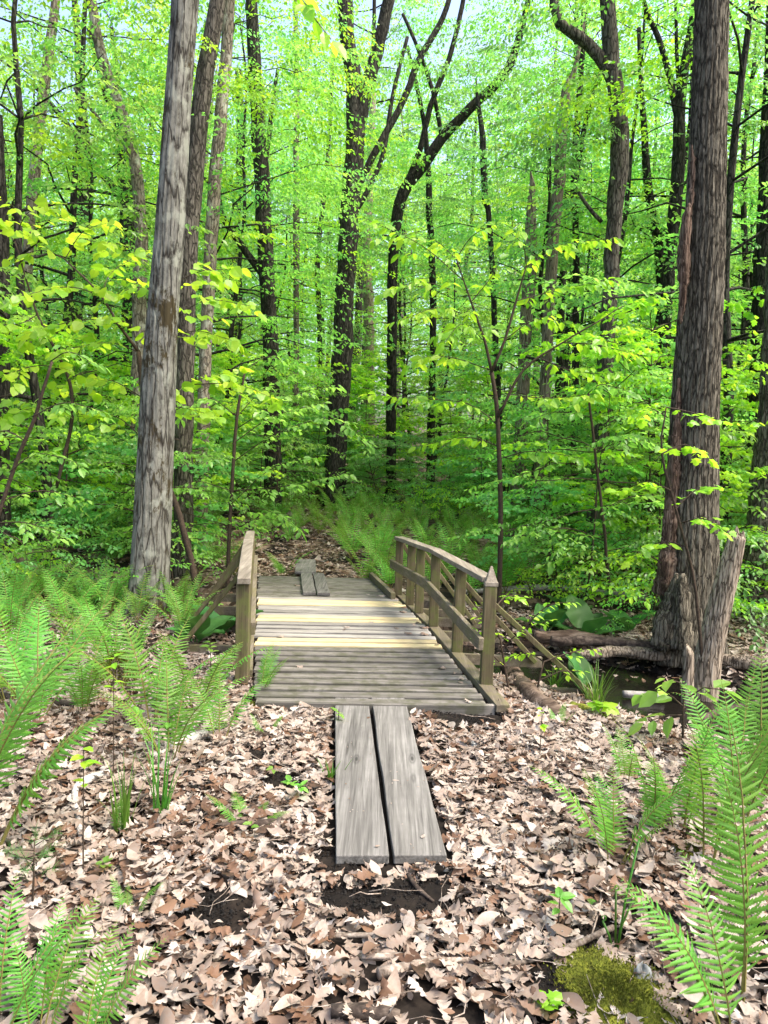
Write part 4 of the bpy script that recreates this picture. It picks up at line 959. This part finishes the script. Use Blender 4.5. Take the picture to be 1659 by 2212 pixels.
fern(255, 1500, .6, 'leafy fern left of the grey maple foot', 6, False, 21)
fern(-25, 1850, .85, 'long arching fern sweeping in from the left edge', 3, True, 22, az0=.55, spread=.12, tilt=(.15, .3))
fern(-70, 1790, .9, 'pale fern cut off by the left edge', 4, True, 23, az0=.4, spread=.3)
fern(75, 2270, .33, 'fern at the bottom left corner with upright fronds', 4, True, 24, az0=PIc, spread=.35, tilt=(.0, .3))
fern(165, 2320, .33, 'fern leaning right at the bottom left corner', 3, True, 25, az0=.9, spread=.2, tilt=(.1, .4))
fern(-15, 2260, .4, 'fern fragment at the bottom left picture edge', 3, True, 26, az0=.8, spread=.3)
fern(535, 1795, .2, 'little bluish fern on the leaves left of the planks', 4, True, 27, az0=PIc, spread=.6, tilt=(.3, .7))
fern(245, 1815, .17, 'tiny yellowish fern by the foot of the grass tuft', 2, True, 28, az0=PIc, spread=.2)
fern(275, 1990, .15, 'tiny bright fern on bare leaves, lower left', 3, True, 29, az0=PIc, spread=.5)
fern(572, 1590, .14, 'small fern tuft near the front edge of the deck', 4, True, 30)
fern(1205, 1575, .16, 'small fern tuft on the leaves by the mossy root', 3, True, 31)
fern(610, 1250, .5, 'fern overhanging the far left of the deck', 5, False, 32)
fern(825, 1260, .34, 'bright fern against the far end of the right railing', 6, False, 33)
fern(822, 1225, .42, 'upright fern behind the far end of the right railing', 6, False, 34)
# fern bed beyond the bridge: nothing tells these apart
bedm = []
for i in range(4):
    r = np.random.default_rng(650 + i); V, F, tn, mi, k0 = [], [], [], [], 0
    for k in range(7):
        v_, f_, t_, m_ = FR_LOW[r.integers(3)]; R_ = np.array(Matrix.Rotation(k * 2 * PI / 7 + r.normal(0, .3), 3, 'Z') @ Matrix.Rotation(r.uniform(.05, .4), 3, 'Y')); s_ = r.uniform(.8, 1.15)
        V.append((v_ * s_) @ R_.T); F.append(f_ + k0); tn.append(t_); mi.append(m_); k0 += len(v_)
    bedm.append(mesh_np('fern', np.concatenate(V), [np.concatenate(F)], np.concatenate(tn), False, [M['fern'], M['stipe']], np.concatenate(mi)))
pts_.clear()
for x, y in scatter(30, 5.0, 8.2, .36, lambda x, y, px: abs(x - lrail_x(y)) > .55 and x < lrail_x(y) and abs(y - (7 - .5 * x)) > .5 and not (250 < px < 390 and y < 6.6), -60, 520, 1.0):
    o_ = empty('fern', (x, y, float(hgt(x, y))), rf.uniform(0, 6.28), rf.uniform(.7, 1.0)); tag(o_, 'shaded fern of the low bank left of the bridge', 'fern', 'ferns of the bank left of the bridge')
    for k in range(6):
        q_ = obj('frond', FR_MD[rf.integers(4)], o_); q_.rotation_euler = (0, rf.uniform(.0, .35), k * 1.05 + rf.normal(0, .2)); z_ = rf.uniform(.7, 1.05); q_.scale = (z_, z_, z_)
def bed_ok(x, y, px):
    return (x > trail_x(y) + .75 or y > 12.2) and not (x < .6 and y < 8.4) and px > 560 and not (y < 9 and px > 1120)
for x, y in scatter(110, 8.6, 16, .36, bed_ok, 560, 1240, 1.0):
    o_ = obj('fern', bedm[rf.integers(4)], None, (x, y, float(hgt(x, y)))); o_.rotation_euler = (0, 0, rf.uniform(0, 6.28)); s_ = rf.uniform(.6, .95); o_.scale = (s_, s_, s_)
    tag(o_, 'green fern of the dense fern bed beyond the bridge', 'fern', 'ferns of the bed beyond the bridge')
for x, y in scatter(26, 8.2, 14, .5, lambda x, y, px: x < trail_x(y) - .8 and y > 7.9 - .5 * x + .2, -50, 640, 1.0):
    o_ = obj('fern', bedm[rf.integers(4)], None, (x, y, float(hgt(x, y)))); o_.rotation_euler = (0, 0, rf.uniform(0, 6.28)); s_ = rf.uniform(.6, 1.0); o_.scale = (s_, s_, s_)
    tag(o_, 'shaded fern among the saplings left of the trail', 'fern', 'ferns of the thicket left of the trail')

# ------------------------------------------------------------------ grass tufts, broad-leaved plants, seedlings
def grass(px, py, h, n_, label, seed, spread=.35):
    r = np.random.default_rng(seed); V, F, tn = [], [], []
    for k in range(n_):
        az = r.uniform(0, 6.28); l = h * r.uniform(.55, 1.1); th = r.uniform(.02, spread); cv = r.uniform(.2, .9); wd = r.uniform(.0035, .006); b = r.normal(0, .02, 2); c = np.array([b[0], b[1], -.01]); b0 = len(V); tt_ = r.random()
        for j in range(7):
            q = j / 6; w_ = wd * (1 - q ** 2.2) + .0003; sd = np.array([-math.sin(az), math.cos(az), 0])
            V += [c + sd * w_, c - sd * w_]; tn += [tt_] * 2; a = th + cv * q * q
            c = c + np.array([math.cos(az) * math.sin(a), math.sin(az) * math.sin(a), math.cos(a)]) * l / 6
        F += [(b0 + 2 * j, b0 + 2 * j + 1, b0 + 2 * j + 3, b0 + 2 * j + 2) for j in range(6)]
    p = ground_at(px, py); o_ = obj('grass_tuft', mesh_np('grass_tuft', V, [np.array(F)], tn, False, [M['grass']]), None, tuple(p)); tag(o_, label, 'grass tuft', 'grass tufts')
grass(268, 1800, .38, 15, 'open tuft of long grass blades left of the other tuft', 1, .5)
grass(345, 1770, .42, 18, 'dense upright tuft of long grass blades below the ferns', 2, .28)
grass(1285, 1530, .36, 46, 'fresh green grass tuft at the edge of the black ditch', 3, .7)
grass(1195, 1490, .26, 30, 'short grass tuft by the raking braces of the bridge', 4, .7)
grass(715, 1690, .14, 14, 'small grass sprout at the left side of the planks', 5, .7)
def broad_plant(px, py, n_, size, label, seed, az0=0, spread=6.28, el=(.5, 1.1)):
    r = np.random.default_rng(seed); p = ground_at(px, py); e = empty('skunk_cabbage', tuple(p - np.array([0, 0, .03]))); tag(e, label, 'plant', 'broad-leaved plants')
    for k in range(n_):
        L = size * r.uniform(.75, 1.15); nu, nv = 12, 9; V, tn = [], []
        for i in range(nu):
            u = i / (nu - 1); w_ = L * .36 * abs(math.sin(PI * min(1, .06 + .94 * u ** .75))) ** .75
            for j in range(nv):
                v_ = (j / (nv - 1) - .5) * 2; V.append((L * u, w_ * v_, L * (.10 * u - .34 * u * u) + .22 * w_ * abs(v_) ** 1.3 - .015 * L * math.cos(v_ * 22) * .4 + .03 * L * math.sin(u * 13 + v_ * 3 + k))); tn.append(.5 + .3 * r.random())
        F = [(i * nv + j, i * nv + j + 1, (i + 1) * nv + j + 1, (i + 1) * nv + j) for i in range(nu - 1) for j in range(nv - 1)]
        V = np.array(V); az = az0 + spread * k / n_ + r.normal(0, .3); a = r.uniform(*el)
        sl = L * .35; R_ = rot_to(az, a); V = V @ R_ + R_[0] * sl
        me = mesh_np('leaf', V, [np.array(F)], tn, True, [M['cabbage']]); o_ = obj('leaf', me, e)
        mb = MB(); mb.tube([(0, 0, -.02), R_[0] * sl * .5, R_[0] * sl * 1.03], [.009, .007, .005], 6); mb.build('stalk', M['cabbage'], e, True)
broad_plant(1180, 1362, 6, .33, 'skunk cabbage with wide dark leaves, nearest the raking braces', 1)
broad_plant(1262, 1380, 6, .36, 'large dark skunk cabbage left of the big oak foot', 2)
broad_plant(1230, 1330, 6, .32, 'skunk cabbage behind the others, by the far pale log', 3)
broad_plant(1262, 1500, 3, .27, 'single pale cupped skunk cabbage rising from the black ditch', 4, PI / 2, 2.0, (.9, 1.3))
broad_plant(478, 1370, 5, .30, 'skunk cabbage left of the left railing post', 5)
broad_plant(420, 1385, 5, .28, 'dark skunk cabbage between grey maple and left railing', 6)
broad_plant(1350, 1370, 4, .3, 'small skunk cabbage right under the burl of the oak', 7)
def seedling(px, py, h, leaf, n_, label, seed, mat='leaf', tpl=BEECH, lean=0.0):
    r = np.random.default_rng(seed); p = ground_at(px, py); e = empty('seedling', tuple(p)); tag(e, label, 'seedling', 'seedlings on the leaves')
    Q = spline(np.array([(0, 0, -.02), (lean * .3, 0, h * .4), (lean, r.normal(0, .02), h)]), .03); mb = MB(); mb.tube(Q, np.linspace(.0035, .0016, len(Q)), 5); mb.build('stem', M['twig'], e, True)
    k = np.arange(n_); az = k * 2.4 + r.random() * 6; pos = Q[-1] - np.array([0, 0, 1]) * (r.random((n_, 1)) * h * .35)
    d = np.stack([np.cos(az), np.sin(az), r.normal(.1, .25, n_)], 1)
    obj('foliage', leaves_mesh('foliage', tpl, pos, d, np.array([0, 0, 1.0]) + r.normal(0, .2, (n_, 3)), leaf * r.uniform(.7, 1.2, n_), r.uniform(.3, .9, n_), M[mat]), e)
seedling(180, 1905, .55, .06, 7, 'thin bare-stemmed seedling crossing the white curved branch', 1, 'leaf_yel')
seedling(245, 1690, .62, .055, 7, 'tall thin seedling behind the open grass tuft', 2, 'leaf_yel')
seedling(362, 1640, .22, .09, 5, 'seedling with broad leaves on top of the dense grass tuft', 3)
seedling(292, 1590, .18, .06, 5, 'low seedling under the ferns before the grey maple', 4)
seedling(650, 1735, .10, .055, 6, 'small clover-like seedling left of the planks', 5)
seedling(625, 1720, .07, .05, 5, 'tiny green seedling further left of the planks', 6)
seedling(1165, 1650, .3, .05, 6, 'thin seedling on the leaves right of the planks', 7, 'leaf_yel')
seedling(1180, 2175, .05, .05, 5, 'star-leaved maple seedling left of the moss mound', 8, 'leaf_yel', MAPLE)
seedling(1075, 1540, .10, .045, 3, 'two-leaved seedling at the right front corner of the deck', 9)
seedling(545, 1815, .09, .035, 4, 'little seedling beside the dark stick', 10)
seedling(1205, 2020, .14, .055, 6, 'sprawling small seedling between stick and lower planks end', 11)
seedling(1300, 1560, .12, .10, 5, 'maple seedling on the mossy log', 12, 'leaf_yel', MAPLE)
seedling(215, 1900, .05, .05, 4, 'low round-leaved seedling at lower left', 13)
seedling(730, 1575, .12, .05, 5, 'green sprig at the far left corner of the ground planks', 14)
seedling(455, 1455, .25, .07, 8, 'leafy seedling before the skunk cabbages at left', 15)
seedling(590, 1690, .08, .04, 4, 'very small sprig in the leaves left of the planks', 16)
# pine seedling: whorls of needles
r = np.random.default_rng(88); p = ground_at(68, 1975); e = empty('pine_seedling', tuple(p)); tag(e, 'dull green pine seedling with needle tufts at lower left', 'seedling')
mb = MB(); mb.tube([(0, 0, -.02), (.008, 0, .12), (.012, 0, .27)], [.005, .004, .002], 6); V, F = [], []
for k in range(9):
    az = k * 2.4; z = .14 + .014 * k; tip = np.array([math.cos(az) * .09, math.sin(az) * .09, z + .045]); b = np.array([.01, 0, z]); mb.tube([b, tip], [.002, .001], 4)
    for q in range(46):
        c = b + (tip - b) * r.uniform(.35, 1); d = nrm(nrm(tip - b) * .6 + r.normal(0, .6, 3)) * r.uniform(.03, .055); s = nrm(np.cross(d, r.normal(0, 1, 3))) * .0006; n0 = len(V)
        V += [c - s, c + s, c + d]; F.append((n0, n0 + 1, n0 + 2))
mb.build('stem', M['twig'], e, True); obj('needles', mesh_np('needles', V, [np.array(F)], np.full(len(V), .3), False, [M['leaf_cool']]), e)
# uncurling fern stalks
p = ground_at(1330, 2065); e = empty('fern', tuple(p)); tag(e, 'bare uncurling fern stalks just behind the moss mound', 'fern', 'ferns along the trail')
for k, (tx, tz) in enumerate(((.05, .40), (-.01, .22), (.05, .18), (-.04, .1))):
    Q = [(0, 0, -.02), (tx * .4, .01 * k, tz * .5), (tx, .01 * k, tz)]
    for q in range(8): a = q * .8; Q.append((tx + .012 * (1 - q / 9) * math.sin(a), .01 * k, tz + .012 - .012 * (1 - q / 9) * math.cos(a)))
    mb = MB(); mb.tube(Q, np.linspace(.004, .002, len(Q)), 6); mb.build('fiddlehead', M['grass'], e, True)

# ------------------------------------------------------------------ logs, sticks, stones, moss
def stick(pts, mat, label, name='stick', cat='stick', seed=0, sides=9, lift=.3, step=.03, forks=(), dz=0.0, z=None):
    r = np.random.default_rng(seed + 50); P = []
    for px, py, wd in pts:
        q = ground_at(px, py)
        rr = wd / 2 / FOC * np.linalg.norm(q - np.array([0, 0, CAM_H]))
        P.append([q[0], q[1], (q[2] if z is None else z) + rr * lift + dz, rr])
    base = np.array(P[len(P) // 2][:3]); C = spline(np.array(P), step); ker = np.ones(7) / 2.65; C[:, :3] += np.stack([np.convolve(r.normal(0, .10, len(C) + 6), ker, 'valid') for _ in range(3)], 1) * C[:, 3:4]; C[:, 3] *= 1 + .08 * np.convolve(r.normal(0, 1, len(C) + 6), ker, 'valid')
    mb = MB(); mb.tube(C[:, :3] - base, C[:, 3], sides, disp=lambda a, i, Q: C[:, 3][:, None] * (.12 * np.sin(3 * a + i * .3) + .07 * np.sin(5 * a - i * .5)))
    for fk in forks:
        Pf = []
        for px, py, wd in fk:
            q = ground_at(px, py); rr = wd / 2 / FOC * np.linalg.norm(q - np.array([0, 0, CAM_H])); Pf.append([q[0], q[1], q[2] + rr + dz, rr])
        Cf = spline(np.array(Pf), step); mb.tube(Cf[:, :3] - base, Cf[:, 3], 6)
    o_ = mb.build(name, mat, None, True, None); o_.location = base; tag(o_, label, cat, 'fallen wood'); return o_
SK, SPa, SD, LG = M['stick'], M['stick_pale'], M['stick_dark'], M['log']
stick([(240, 1687, 16), (205, 1695, 16), (172, 1715, 18), (160, 1740, 16), (170, 1785, 12), (176, 1828, 9)], SPa, 'white bleached hooked branch on the leaves at left', seed=1, dz=.03)
stick([(368, 1634, 15), (405, 1612, 18), (448, 1598, 16)], SPa, 'pale short branch piece under the small symmetrical fern', seed=2, dz=.03)
stick([(468, 1798, 11), (530, 1795, 17), (585, 1790, 15), (660, 1778, 5)], SD, 'dark wet stick left of the planks', seed=3, dz=.025)
stick([(326, 2000, 16), (340, 1960, 17), (356, 1925, 14)], SK, 'short tan stick pointing up the slope at lower left', seed=4, dz=.03)
stick([(690, 2042, 8), (730, 2040, 11), (860, 2036, 12), (900, 2032, 9)], SK, 'straight grey stick lying level below the planks', seed=5, dz=.025)
stick([(780, 2084, 10), (880, 2086, 13), (935, 2094, 8)], SK, 'grey branch above the thick bent branch', seed=6, dz=.025)
stick([(815, 2122, 20), (890, 2106, 19), (950, 2094, 15), (1034, 2089, 8)], SK, 'thick bent grey branch at the bottom centre', seed=7, dz=.025)
stick([(1030, 2117, 6), (1110, 2102, 9), (1190, 2082, 11), (1255, 2056, 12), (1325, 2022, 9)], SK, 'long thin branch with a fork reaching up right to the fern stalks', seed=8, dz=.03, forks=[[(1185, 2082, 10), (1192, 2066, 8), (1205, 2050, 6)]])
stick([(1275, 2050, 4), (1292, 1990, 4), (1298, 1948, 3)], SK, 'thin twig standing off the long forked branch', seed=9, dz=.04)
stick([(715, 2205, 22), (790, 2205, 26), (860, 2212, 22)], SD, 'dark branch cut off by the bottom edge', seed=10, dz=.02)
stick([(-30, 1510, 14), (90, 1530, 14), (210, 1535, 13), (300, 1537, 10)], SD, 'long dark stick under the ferns at left', seed=11, dz=.03)
stick([(-20, 1560, 12), (20, 1580, 12), (45, 1592, 9)], SK, 'short grey stick at the left edge under the arching fern', seed=12, dz=.03)
stick([(1180, 1910, 8), (1200, 1860, 9), (1225, 1830, 7)], SK, 'crooked little stick left of the lone fern clump', seed=13, dz=.03)
stick([(1020, 1915, 5), (1070, 1918, 7), (1125, 1902, 5)], SK, 'thin brown twig below the right plank', seed=14, dz=.03)
stick([(880, 1905, 6), (900, 1935, 9), (935, 1965, 6)], SD, 'small dark stick at the lower end of the right plank', seed=15, dz=.03)
stick([(1100, 1462, 34), (1140, 1508, 36), (1190, 1545, 30), (1240, 1568, 22)], LG, 'brown decayed root log by the near right bridge corner', 'fallen_log', 'log', 16, 14, .75)
stick([(1232, 1535, 26), (1280, 1552, 30), (1330, 1580, 20)], M['moss'], 'moss-covered log end at the edge of the ditch', 'fallen_log', 'log', 17, 14, .7)
stick([(1240, 1458, 18), (1330, 1452, 22), (1450, 1458, 22), (1560, 1462, 24), (1700, 1470, 26)], M['bark_snag'], 'long grey fallen log lying over the black ditch', 'fallen_log', 'log', 18, 18, .2, z=-.10)
stick([(1185, 1434, 20), (1300, 1438, 22), (1400, 1442, 22), (1490, 1446, 20)], SD, 'dark rotten log just behind the long grey log', 'fallen_log', 'log', 19, 16, .2, z=-.06)
stick([(1150, 1422, 22), (1230, 1414, 26), (1300, 1420, 24)], LG, 'short thick brown log with a sawn end by the skunk cabbages', 'fallen_log', 'log', 20, 16, .3, z=-.08)
stick([(1345, 1512, 16), (1400, 1514, 16), (1435, 1520, 12)], SPa, 'peeling white birch piece in the black ditch', 'fallen_log', 'log', 21, 12, .3, z=-.24)
stick([(980, 1282, 10), (1080, 1278, 13), (1200, 1276, 14), (1330, 1288, 13), (1420, 1300, 11)], SPa, 'long pale fallen log far behind the right railing', 'fallen_log', 'log', 22, 10, .8, step=.1)
stick([(180, 1330, 16), (240, 1345, 18), (310, 1352, 16)], SD, 'dark fallen branch left of the grey maple foot', 'fallen_log', 'log', 23, 10, .5)
stick([(1500, 1585, 14), (1560, 1560, 12), (1640, 1540, 10)], SD, 'dark branch sloping across the black ditch at right', 'fallen_log', 'log', 24, 9, .5, z=-.2)
def lump(px, py, rx, ry, rz_, mat, label, name, cat, seed, kind=None, sub=48, rough=.18, group=None):
    r = np.random.default_rng(seed + 900); p = ground_at(px, py); nu, nv = sub, sub // 2; V = []; ph = r.uniform(0, 6.28, 12)
    for i in range(nv + 1):
        a = i / nv * PI / 2
        for j in range(nu):
            b = j / nu * 2 * PI; k = 1 + rough * (math.sin(2 * b + ph[0]) * .5 + math.sin(3 * b + ph[1] + 3 * a) * .4 + .25 * math.sin(5 * b + 4 * a + ph[2]) + .18 * math.sin(9 * b + ph[3] - 7 * a)) + r.normal(0, rough * .10)
            V.append((rx * k * math.cos(a) * math.cos(b), ry * k * math.cos(a) * math.sin(b), rz_ * k * math.sin(a) - .02))
    F = [(i * nu + j, i * nu + (j + 1) % nu, (i + 1) * nu + (j + 1) % nu, (i + 1) * nu + j) for i in range(nv) for j in range(nu)]
    o_ = obj(name, mesh_np(name, V, [np.array(F)], None, True, [mat]), None, tuple(p)); tag(o_, label, cat, group, kind); return o_
def moss_fuzz(o_, rx, ry, rz_, n_, seed, mat='moss', h=.010):
    r = np.random.default_rng(seed); me0 = o_.data; co = np.zeros(len(me0.vertices) * 3); me0.vertices.foreach_get('co', co); co = co.reshape(-1, 3)
    i = r.integers(0, len(co), n_); b = co[i] + r.normal(0, .008, (n_, 3)); d = nrm(b / np.array([rx, ry, rz_]) ** 1 + r.normal(0, .6, (n_, 3)) + np.array([0, 0, .8])) * h * r.uniform(.5, 1.3, (n_, 1)); s = nrm(np.cross(d, r.normal(0, 1, (n_, 3)))) * h * .28
    V = np.stack([b - s, b + s, b + d], 1).reshape(-1, 3); obj('moss_tuft', mesh_np('moss_tuft', V, [np.arange(3 * n_).reshape(-1, 3)], None, False, [M[mat]]), o_)
o_ = lump(1335, 2170, .20, .21, .075, M['moss'], 'green moss mound with dark stone, bottom right', 'moss_mound', 'moss', 1); moss_fuzz(o_, .2, .21, .075, 14000, 1, h=.009)
lump(1385, 2130, .035, .03, .085, M['stone'], 'dark little stone poking out of the moss mound', 'stone', 'stone', 2, sub=24)
o_ = lump(1495, 1848, .075, .08, .05, M['moss'], 'small round moss cushion beside the close-up fern', 'moss_mound', 'moss', 3, sub=28); moss_fuzz(o_, .07, .08, .05, 2500, 2)
o_ = lump(985, 1612, .10, .07, .035, M['moss'], 'flat moss patch beside the pale stone', 'moss_mound', 'moss', 4, sub=28); moss_fuzz(o_, .1, .07, .035, 2000, 3, h=.012)
lump(1030, 1610, .105, .07, .05, M['stone'], 'pale lichen-covered stone right of the ground planks', 'stone', 'stone', 5, sub=32, rough=.14)
o_ = lump(1085, 1658, .05, .04, .02, M['moss'], 'little moss patch below the pale stone', 'moss_mound', 'moss', 6, sub=20); moss_fuzz(o_, .05, .04, .02, 800, 4, h=.01)
o_ = lump(248, 1478, .16, .14, .20, M['bark_snag'], 'brown mossy stump hummock among the ferns at left', 'stump', 'stump', 7, sub=36, rough=.22); moss_fuzz(o_, .16, .14, .2, 5000, 5, h=.02)
o_ = lump(1450, 1408, .17, .14, .10, M['moss'], 'dark green moss cushion at the foot of the big oak', 'moss_mound', 'moss', 8, sub=28); moss_fuzz(o_, .17, .14, .1, 3000, 6, h=.03, mat='leaf_cool')
o_ = lump(530, 1530, .12, .05, .05, M['moss'], 'mossy wood end by the near left railing post', 'moss_mound', 'moss', 9, sub=24); moss_fuzz(o_, .12, .05, .05, 1200, 7, h=.012)
lump(1260, 2005, .12, .03, .02, M['moss'], 'thin moss strip below the tiny drooping fern', 'moss_mound', 'moss', 10, sub=24)
lump(610, 1255, .22, .1, .08, M['stick_dark'], 'dark wet wood chunk at the far left end of the deck', 'wood_chunk', 'wood chunk', 11, sub=24)
lump(860, 1072, .3, .25, .35, M['log'], 'dark stump in the fern bed under the sloping limb', 'stump', 'stump', 12, sub=24, rough=.25)

# ------------------------------------------------------------------ fallen leaves and black crumbs
rl = np.random.default_rng(333); OAK = [oak(rl) for _ in range(18)] + [dry_oval(rl) for _ in range(6)]
PL = [((-.167, 4.655), (-.037, 2.815)), ((.066, 4.66), (.195, 2.83))]
def under_plank(x, y):
    k = np.zeros(len(x), bool)
    for (x0, y0), (x1, y1) in PL:
        t = (y - y0) / (y1 - y0); k |= (t > -.02) & (t < 1.02) & (np.abs(x - (x0 + (x1 - x0) * t)) < .14)
    return k | ((y > 4.45) & (y < 9.1) & (x > left_x(y) - .05) & (x < right_x(y) + .05))
def litter(n_, xf, ylo, yhi, size=(.045, .112), keepf=None):
    y = ylo + (yhi - ylo) * np.sqrt(rl.random(n_)) if ylo < 3 else rl.uniform(ylo, yhi, n_); x = xf(y, n_)
    k = ~under_plank(x, y); k &= rl.random(n_) > 1.15 * mudmask(x, y)
    dd_ = ditch(x, y); k &= (dd_ > 1.03) | (rl.random(n_) < .10 * (dd_ > .45))
    if keepf is not None: k &= keepf(x, y)
    gap_ = np.sin(x * 5.3 + 1.7 * np.sin(y * 3.1)) + np.sin(y * 6.1 + 2.1 * np.sin(x * 4.3 + 1)) + .8 * np.sin(x * 13 + y * 9); k &= (gap_ < 1.55) | (rl.random(n_) < .5)
    x, y = x[k], y[k]; return np.stack([x, y, np.maximum(hgt(x, y), -.275) + .003 + .05 * rl.random(len(x)) ** 1.4], 1), rl.uniform(*size, len(x))
groups = [litter(20000, lambda y, k: rl.uniform(-1, 1, k) * (.57 * y + .55), 1.5, 5.6, (.018, .045)), litter(50000, lambda y, k: rl.uniform(-1, 1, k) * (.57 * y + .55), 1.5, 5.6),
          litter(9000, lambda y, k: rl.uniform(.9, 4.8, k), 4.6, 8.3), litter(5000, lambda y, k: rl.uniform(-4.5, -.9, k), 4.6, 7.4),
          litter(3600, lambda y, k: trail_x(y) + rl.normal(0, .75, k), 9.0, 15.5), litter(4000, lambda y, k: rl.uniform(-9, 9, k), 8.5, 24, (.1, .2))]
P_ = np.concatenate([a for a, b in groups]); Sz = np.concatenate([b for a, b in groups]); K = len(P_)
patch = np.sin(P_[:, 0] * 3.1 + 1) * np.sin(P_[:, 1] * 2.7) * .12
tint = np.clip(rl.normal(.56, .29, K) + patch - .12 * (P_[:, 1] > 8.8), 0, 1)
az = rl.uniform(0, 6.28, K); dr = np.stack([np.cos(az), np.sin(az), rl.normal(0, .2, K)], 1); nm = np.array([0, 0, 1.0]) + rl.normal(0, .26, (K, 3))
sel = np.where(Sz < .045, rl.integers(18, len(OAK), K), rl.integers(0, len(OAK), K)); MBL = MB()
for q in range(len(OAK)):
    k = sel == q; V, f3, f4, t = place(OAK[q], P_[k], dr[k], nm[k], Sz[k], tint[k]); MBL.add(V, f4, tint=t)
# a few leaves blown onto the deck and planks
kd = 34; yd = rl.uniform(4.6, 9.0, kd); xd = np.array([rl.uniform(left_x(a), right_x(a)) if rl.random() < .35 else right_x(a) - abs(rl.normal(0, .1)) for a in yd])
V, f3, f4, t = place(OAK[0], np.stack([xd, yd, np.array([deck_z(a) for a in yd]) + .012], 1), np.stack([np.cos(xd * 90), np.sin(xd * 90), 0 * xd], 1), np.array([0, 0, 1.0]) + rl.normal(0, .15, (kd, 3)), rl.uniform(.04, .09, kd), rl.uniform(.2, .8, kd)); MBL.add(V, f4, tint=t)
kd = 70; tq = rl.random(kd); wq = rl.uniform(-.095, .095, kd); pk = rl.integers(0, 2, kd)
xq = np.array([PL[k][0][0] + (PL[k][1][0] - PL[k][0][0]) * a + b for k, a, b in zip(pk, tq, wq)]); yq = np.array([PL[k][0][1] + (PL[k][1][1] - PL[k][0][1]) * a for k, a in zip(pk, tq)])
V, f3, f4, t = place(OAK[19], np.stack([xq, yq, np.full(kd, .083)], 1), np.stack([np.cos(xq * 900), np.sin(xq * 900), 0 * xq], 1), np.array([0, 0, 1.0]) + rl.normal(0, .08, (kd, 3)), np.where(rl.random(kd) < .15, rl.uniform(.02, .045, kd), rl.uniform(.004, .014, kd)), rl.uniform(.0, .9, kd)); MBL.add(V, f4, tint=t)
lo = MBL.build('leaf_litter', M['litter'], None, True); tag(lo, 'dry tan oak leaves strewn over the ground', 'fallen leaves', kind='stuff')
# crumbs of black soil on the bare spots and ditch banks
V, F = [], []
def crumb(c, s):
    b0 = len(V); q = rl.normal(0, 1, (6, 3)); base = np.array([(1, 0, 0), (-1, 0, 0), (0, 1, 0), (0, -1, 0), (0, 0, 1), (0, 0, -1)], float) * s + q * s * .25
    V.extend(c + base)
    for a in (0, 1):
        for b in (2, 3):
            for d in (4, 5): F.append((b0 + a, b0 + b, b0 + d))
for mx_, my_, mr_ in MUD:
    for _ in range(int(80 + 22000 * mr_ ** 2)):
        a, r0_ = rl.uniform(0, 6.28), mr_ * rl.random() ** .5; x, y = mx_ + r0_ * math.cos(a), my_ + r0_ * math.sin(a); crumb(np.array([x, y, float(hgt(x, y)) + .006 + .02 * rl.random()]), rl.uniform(.0015, .006) * (1.8 if rl.random() < .06 else 1))
for _ in range(1500):
    x = rl.uniform(.8, 4.5); y = 7 - .5 * x + rl.choice([-1.6, 1]) * rl.uniform(.35, .8) * 1.118
    if not .5 < float(ditch(x, y)) < 1.15: continue
    crumb(np.array([x, y, float(hgt(x, y)) + .005]), rl.uniform(.006, .03))
so = obj('soil_crumbs', mesh_np('soil_crumbs', np.array(V), [np.array(F)], None, False, [M['soil']])); tag(so, 'black crumbly soil on bare spots', 'soil', kind='stuff')
# thin twigs lying among the leaves
mbt = MB()
for _ in range(420):
    y = 1.6 + 6.5 * rl.random() ** 1.3; x = rl.uniform(-1, 1) * (.57 * y + .5)
    if under_plank(np.array([x]), np.array([y]))[0] or abs(y - (7 - .5 * x)) < .9: continue
    a = rl.uniform(0, 6.28); l = rl.uniform(.05, .28); t_ = np.linspace(-.5, .5, 4)[:, None]
    c = np.array([x, y, float(hgt(x, y)) + .045]) + np.array([math.cos(a), math.sin(a), rl.normal(0, .05)]) * l * t_ + rl.normal(0, .006, (4, 3))
    mbt.tube(c, np.linspace(1, .5, 4) * rl.uniform(.0012, .0035), 4)
tw_ = mbt.build('twig_litter', M['stick'], None, True); tag(tw_, 'thin dry twigs strewn among the fallen leaves', 'twigs', kind='stuff')
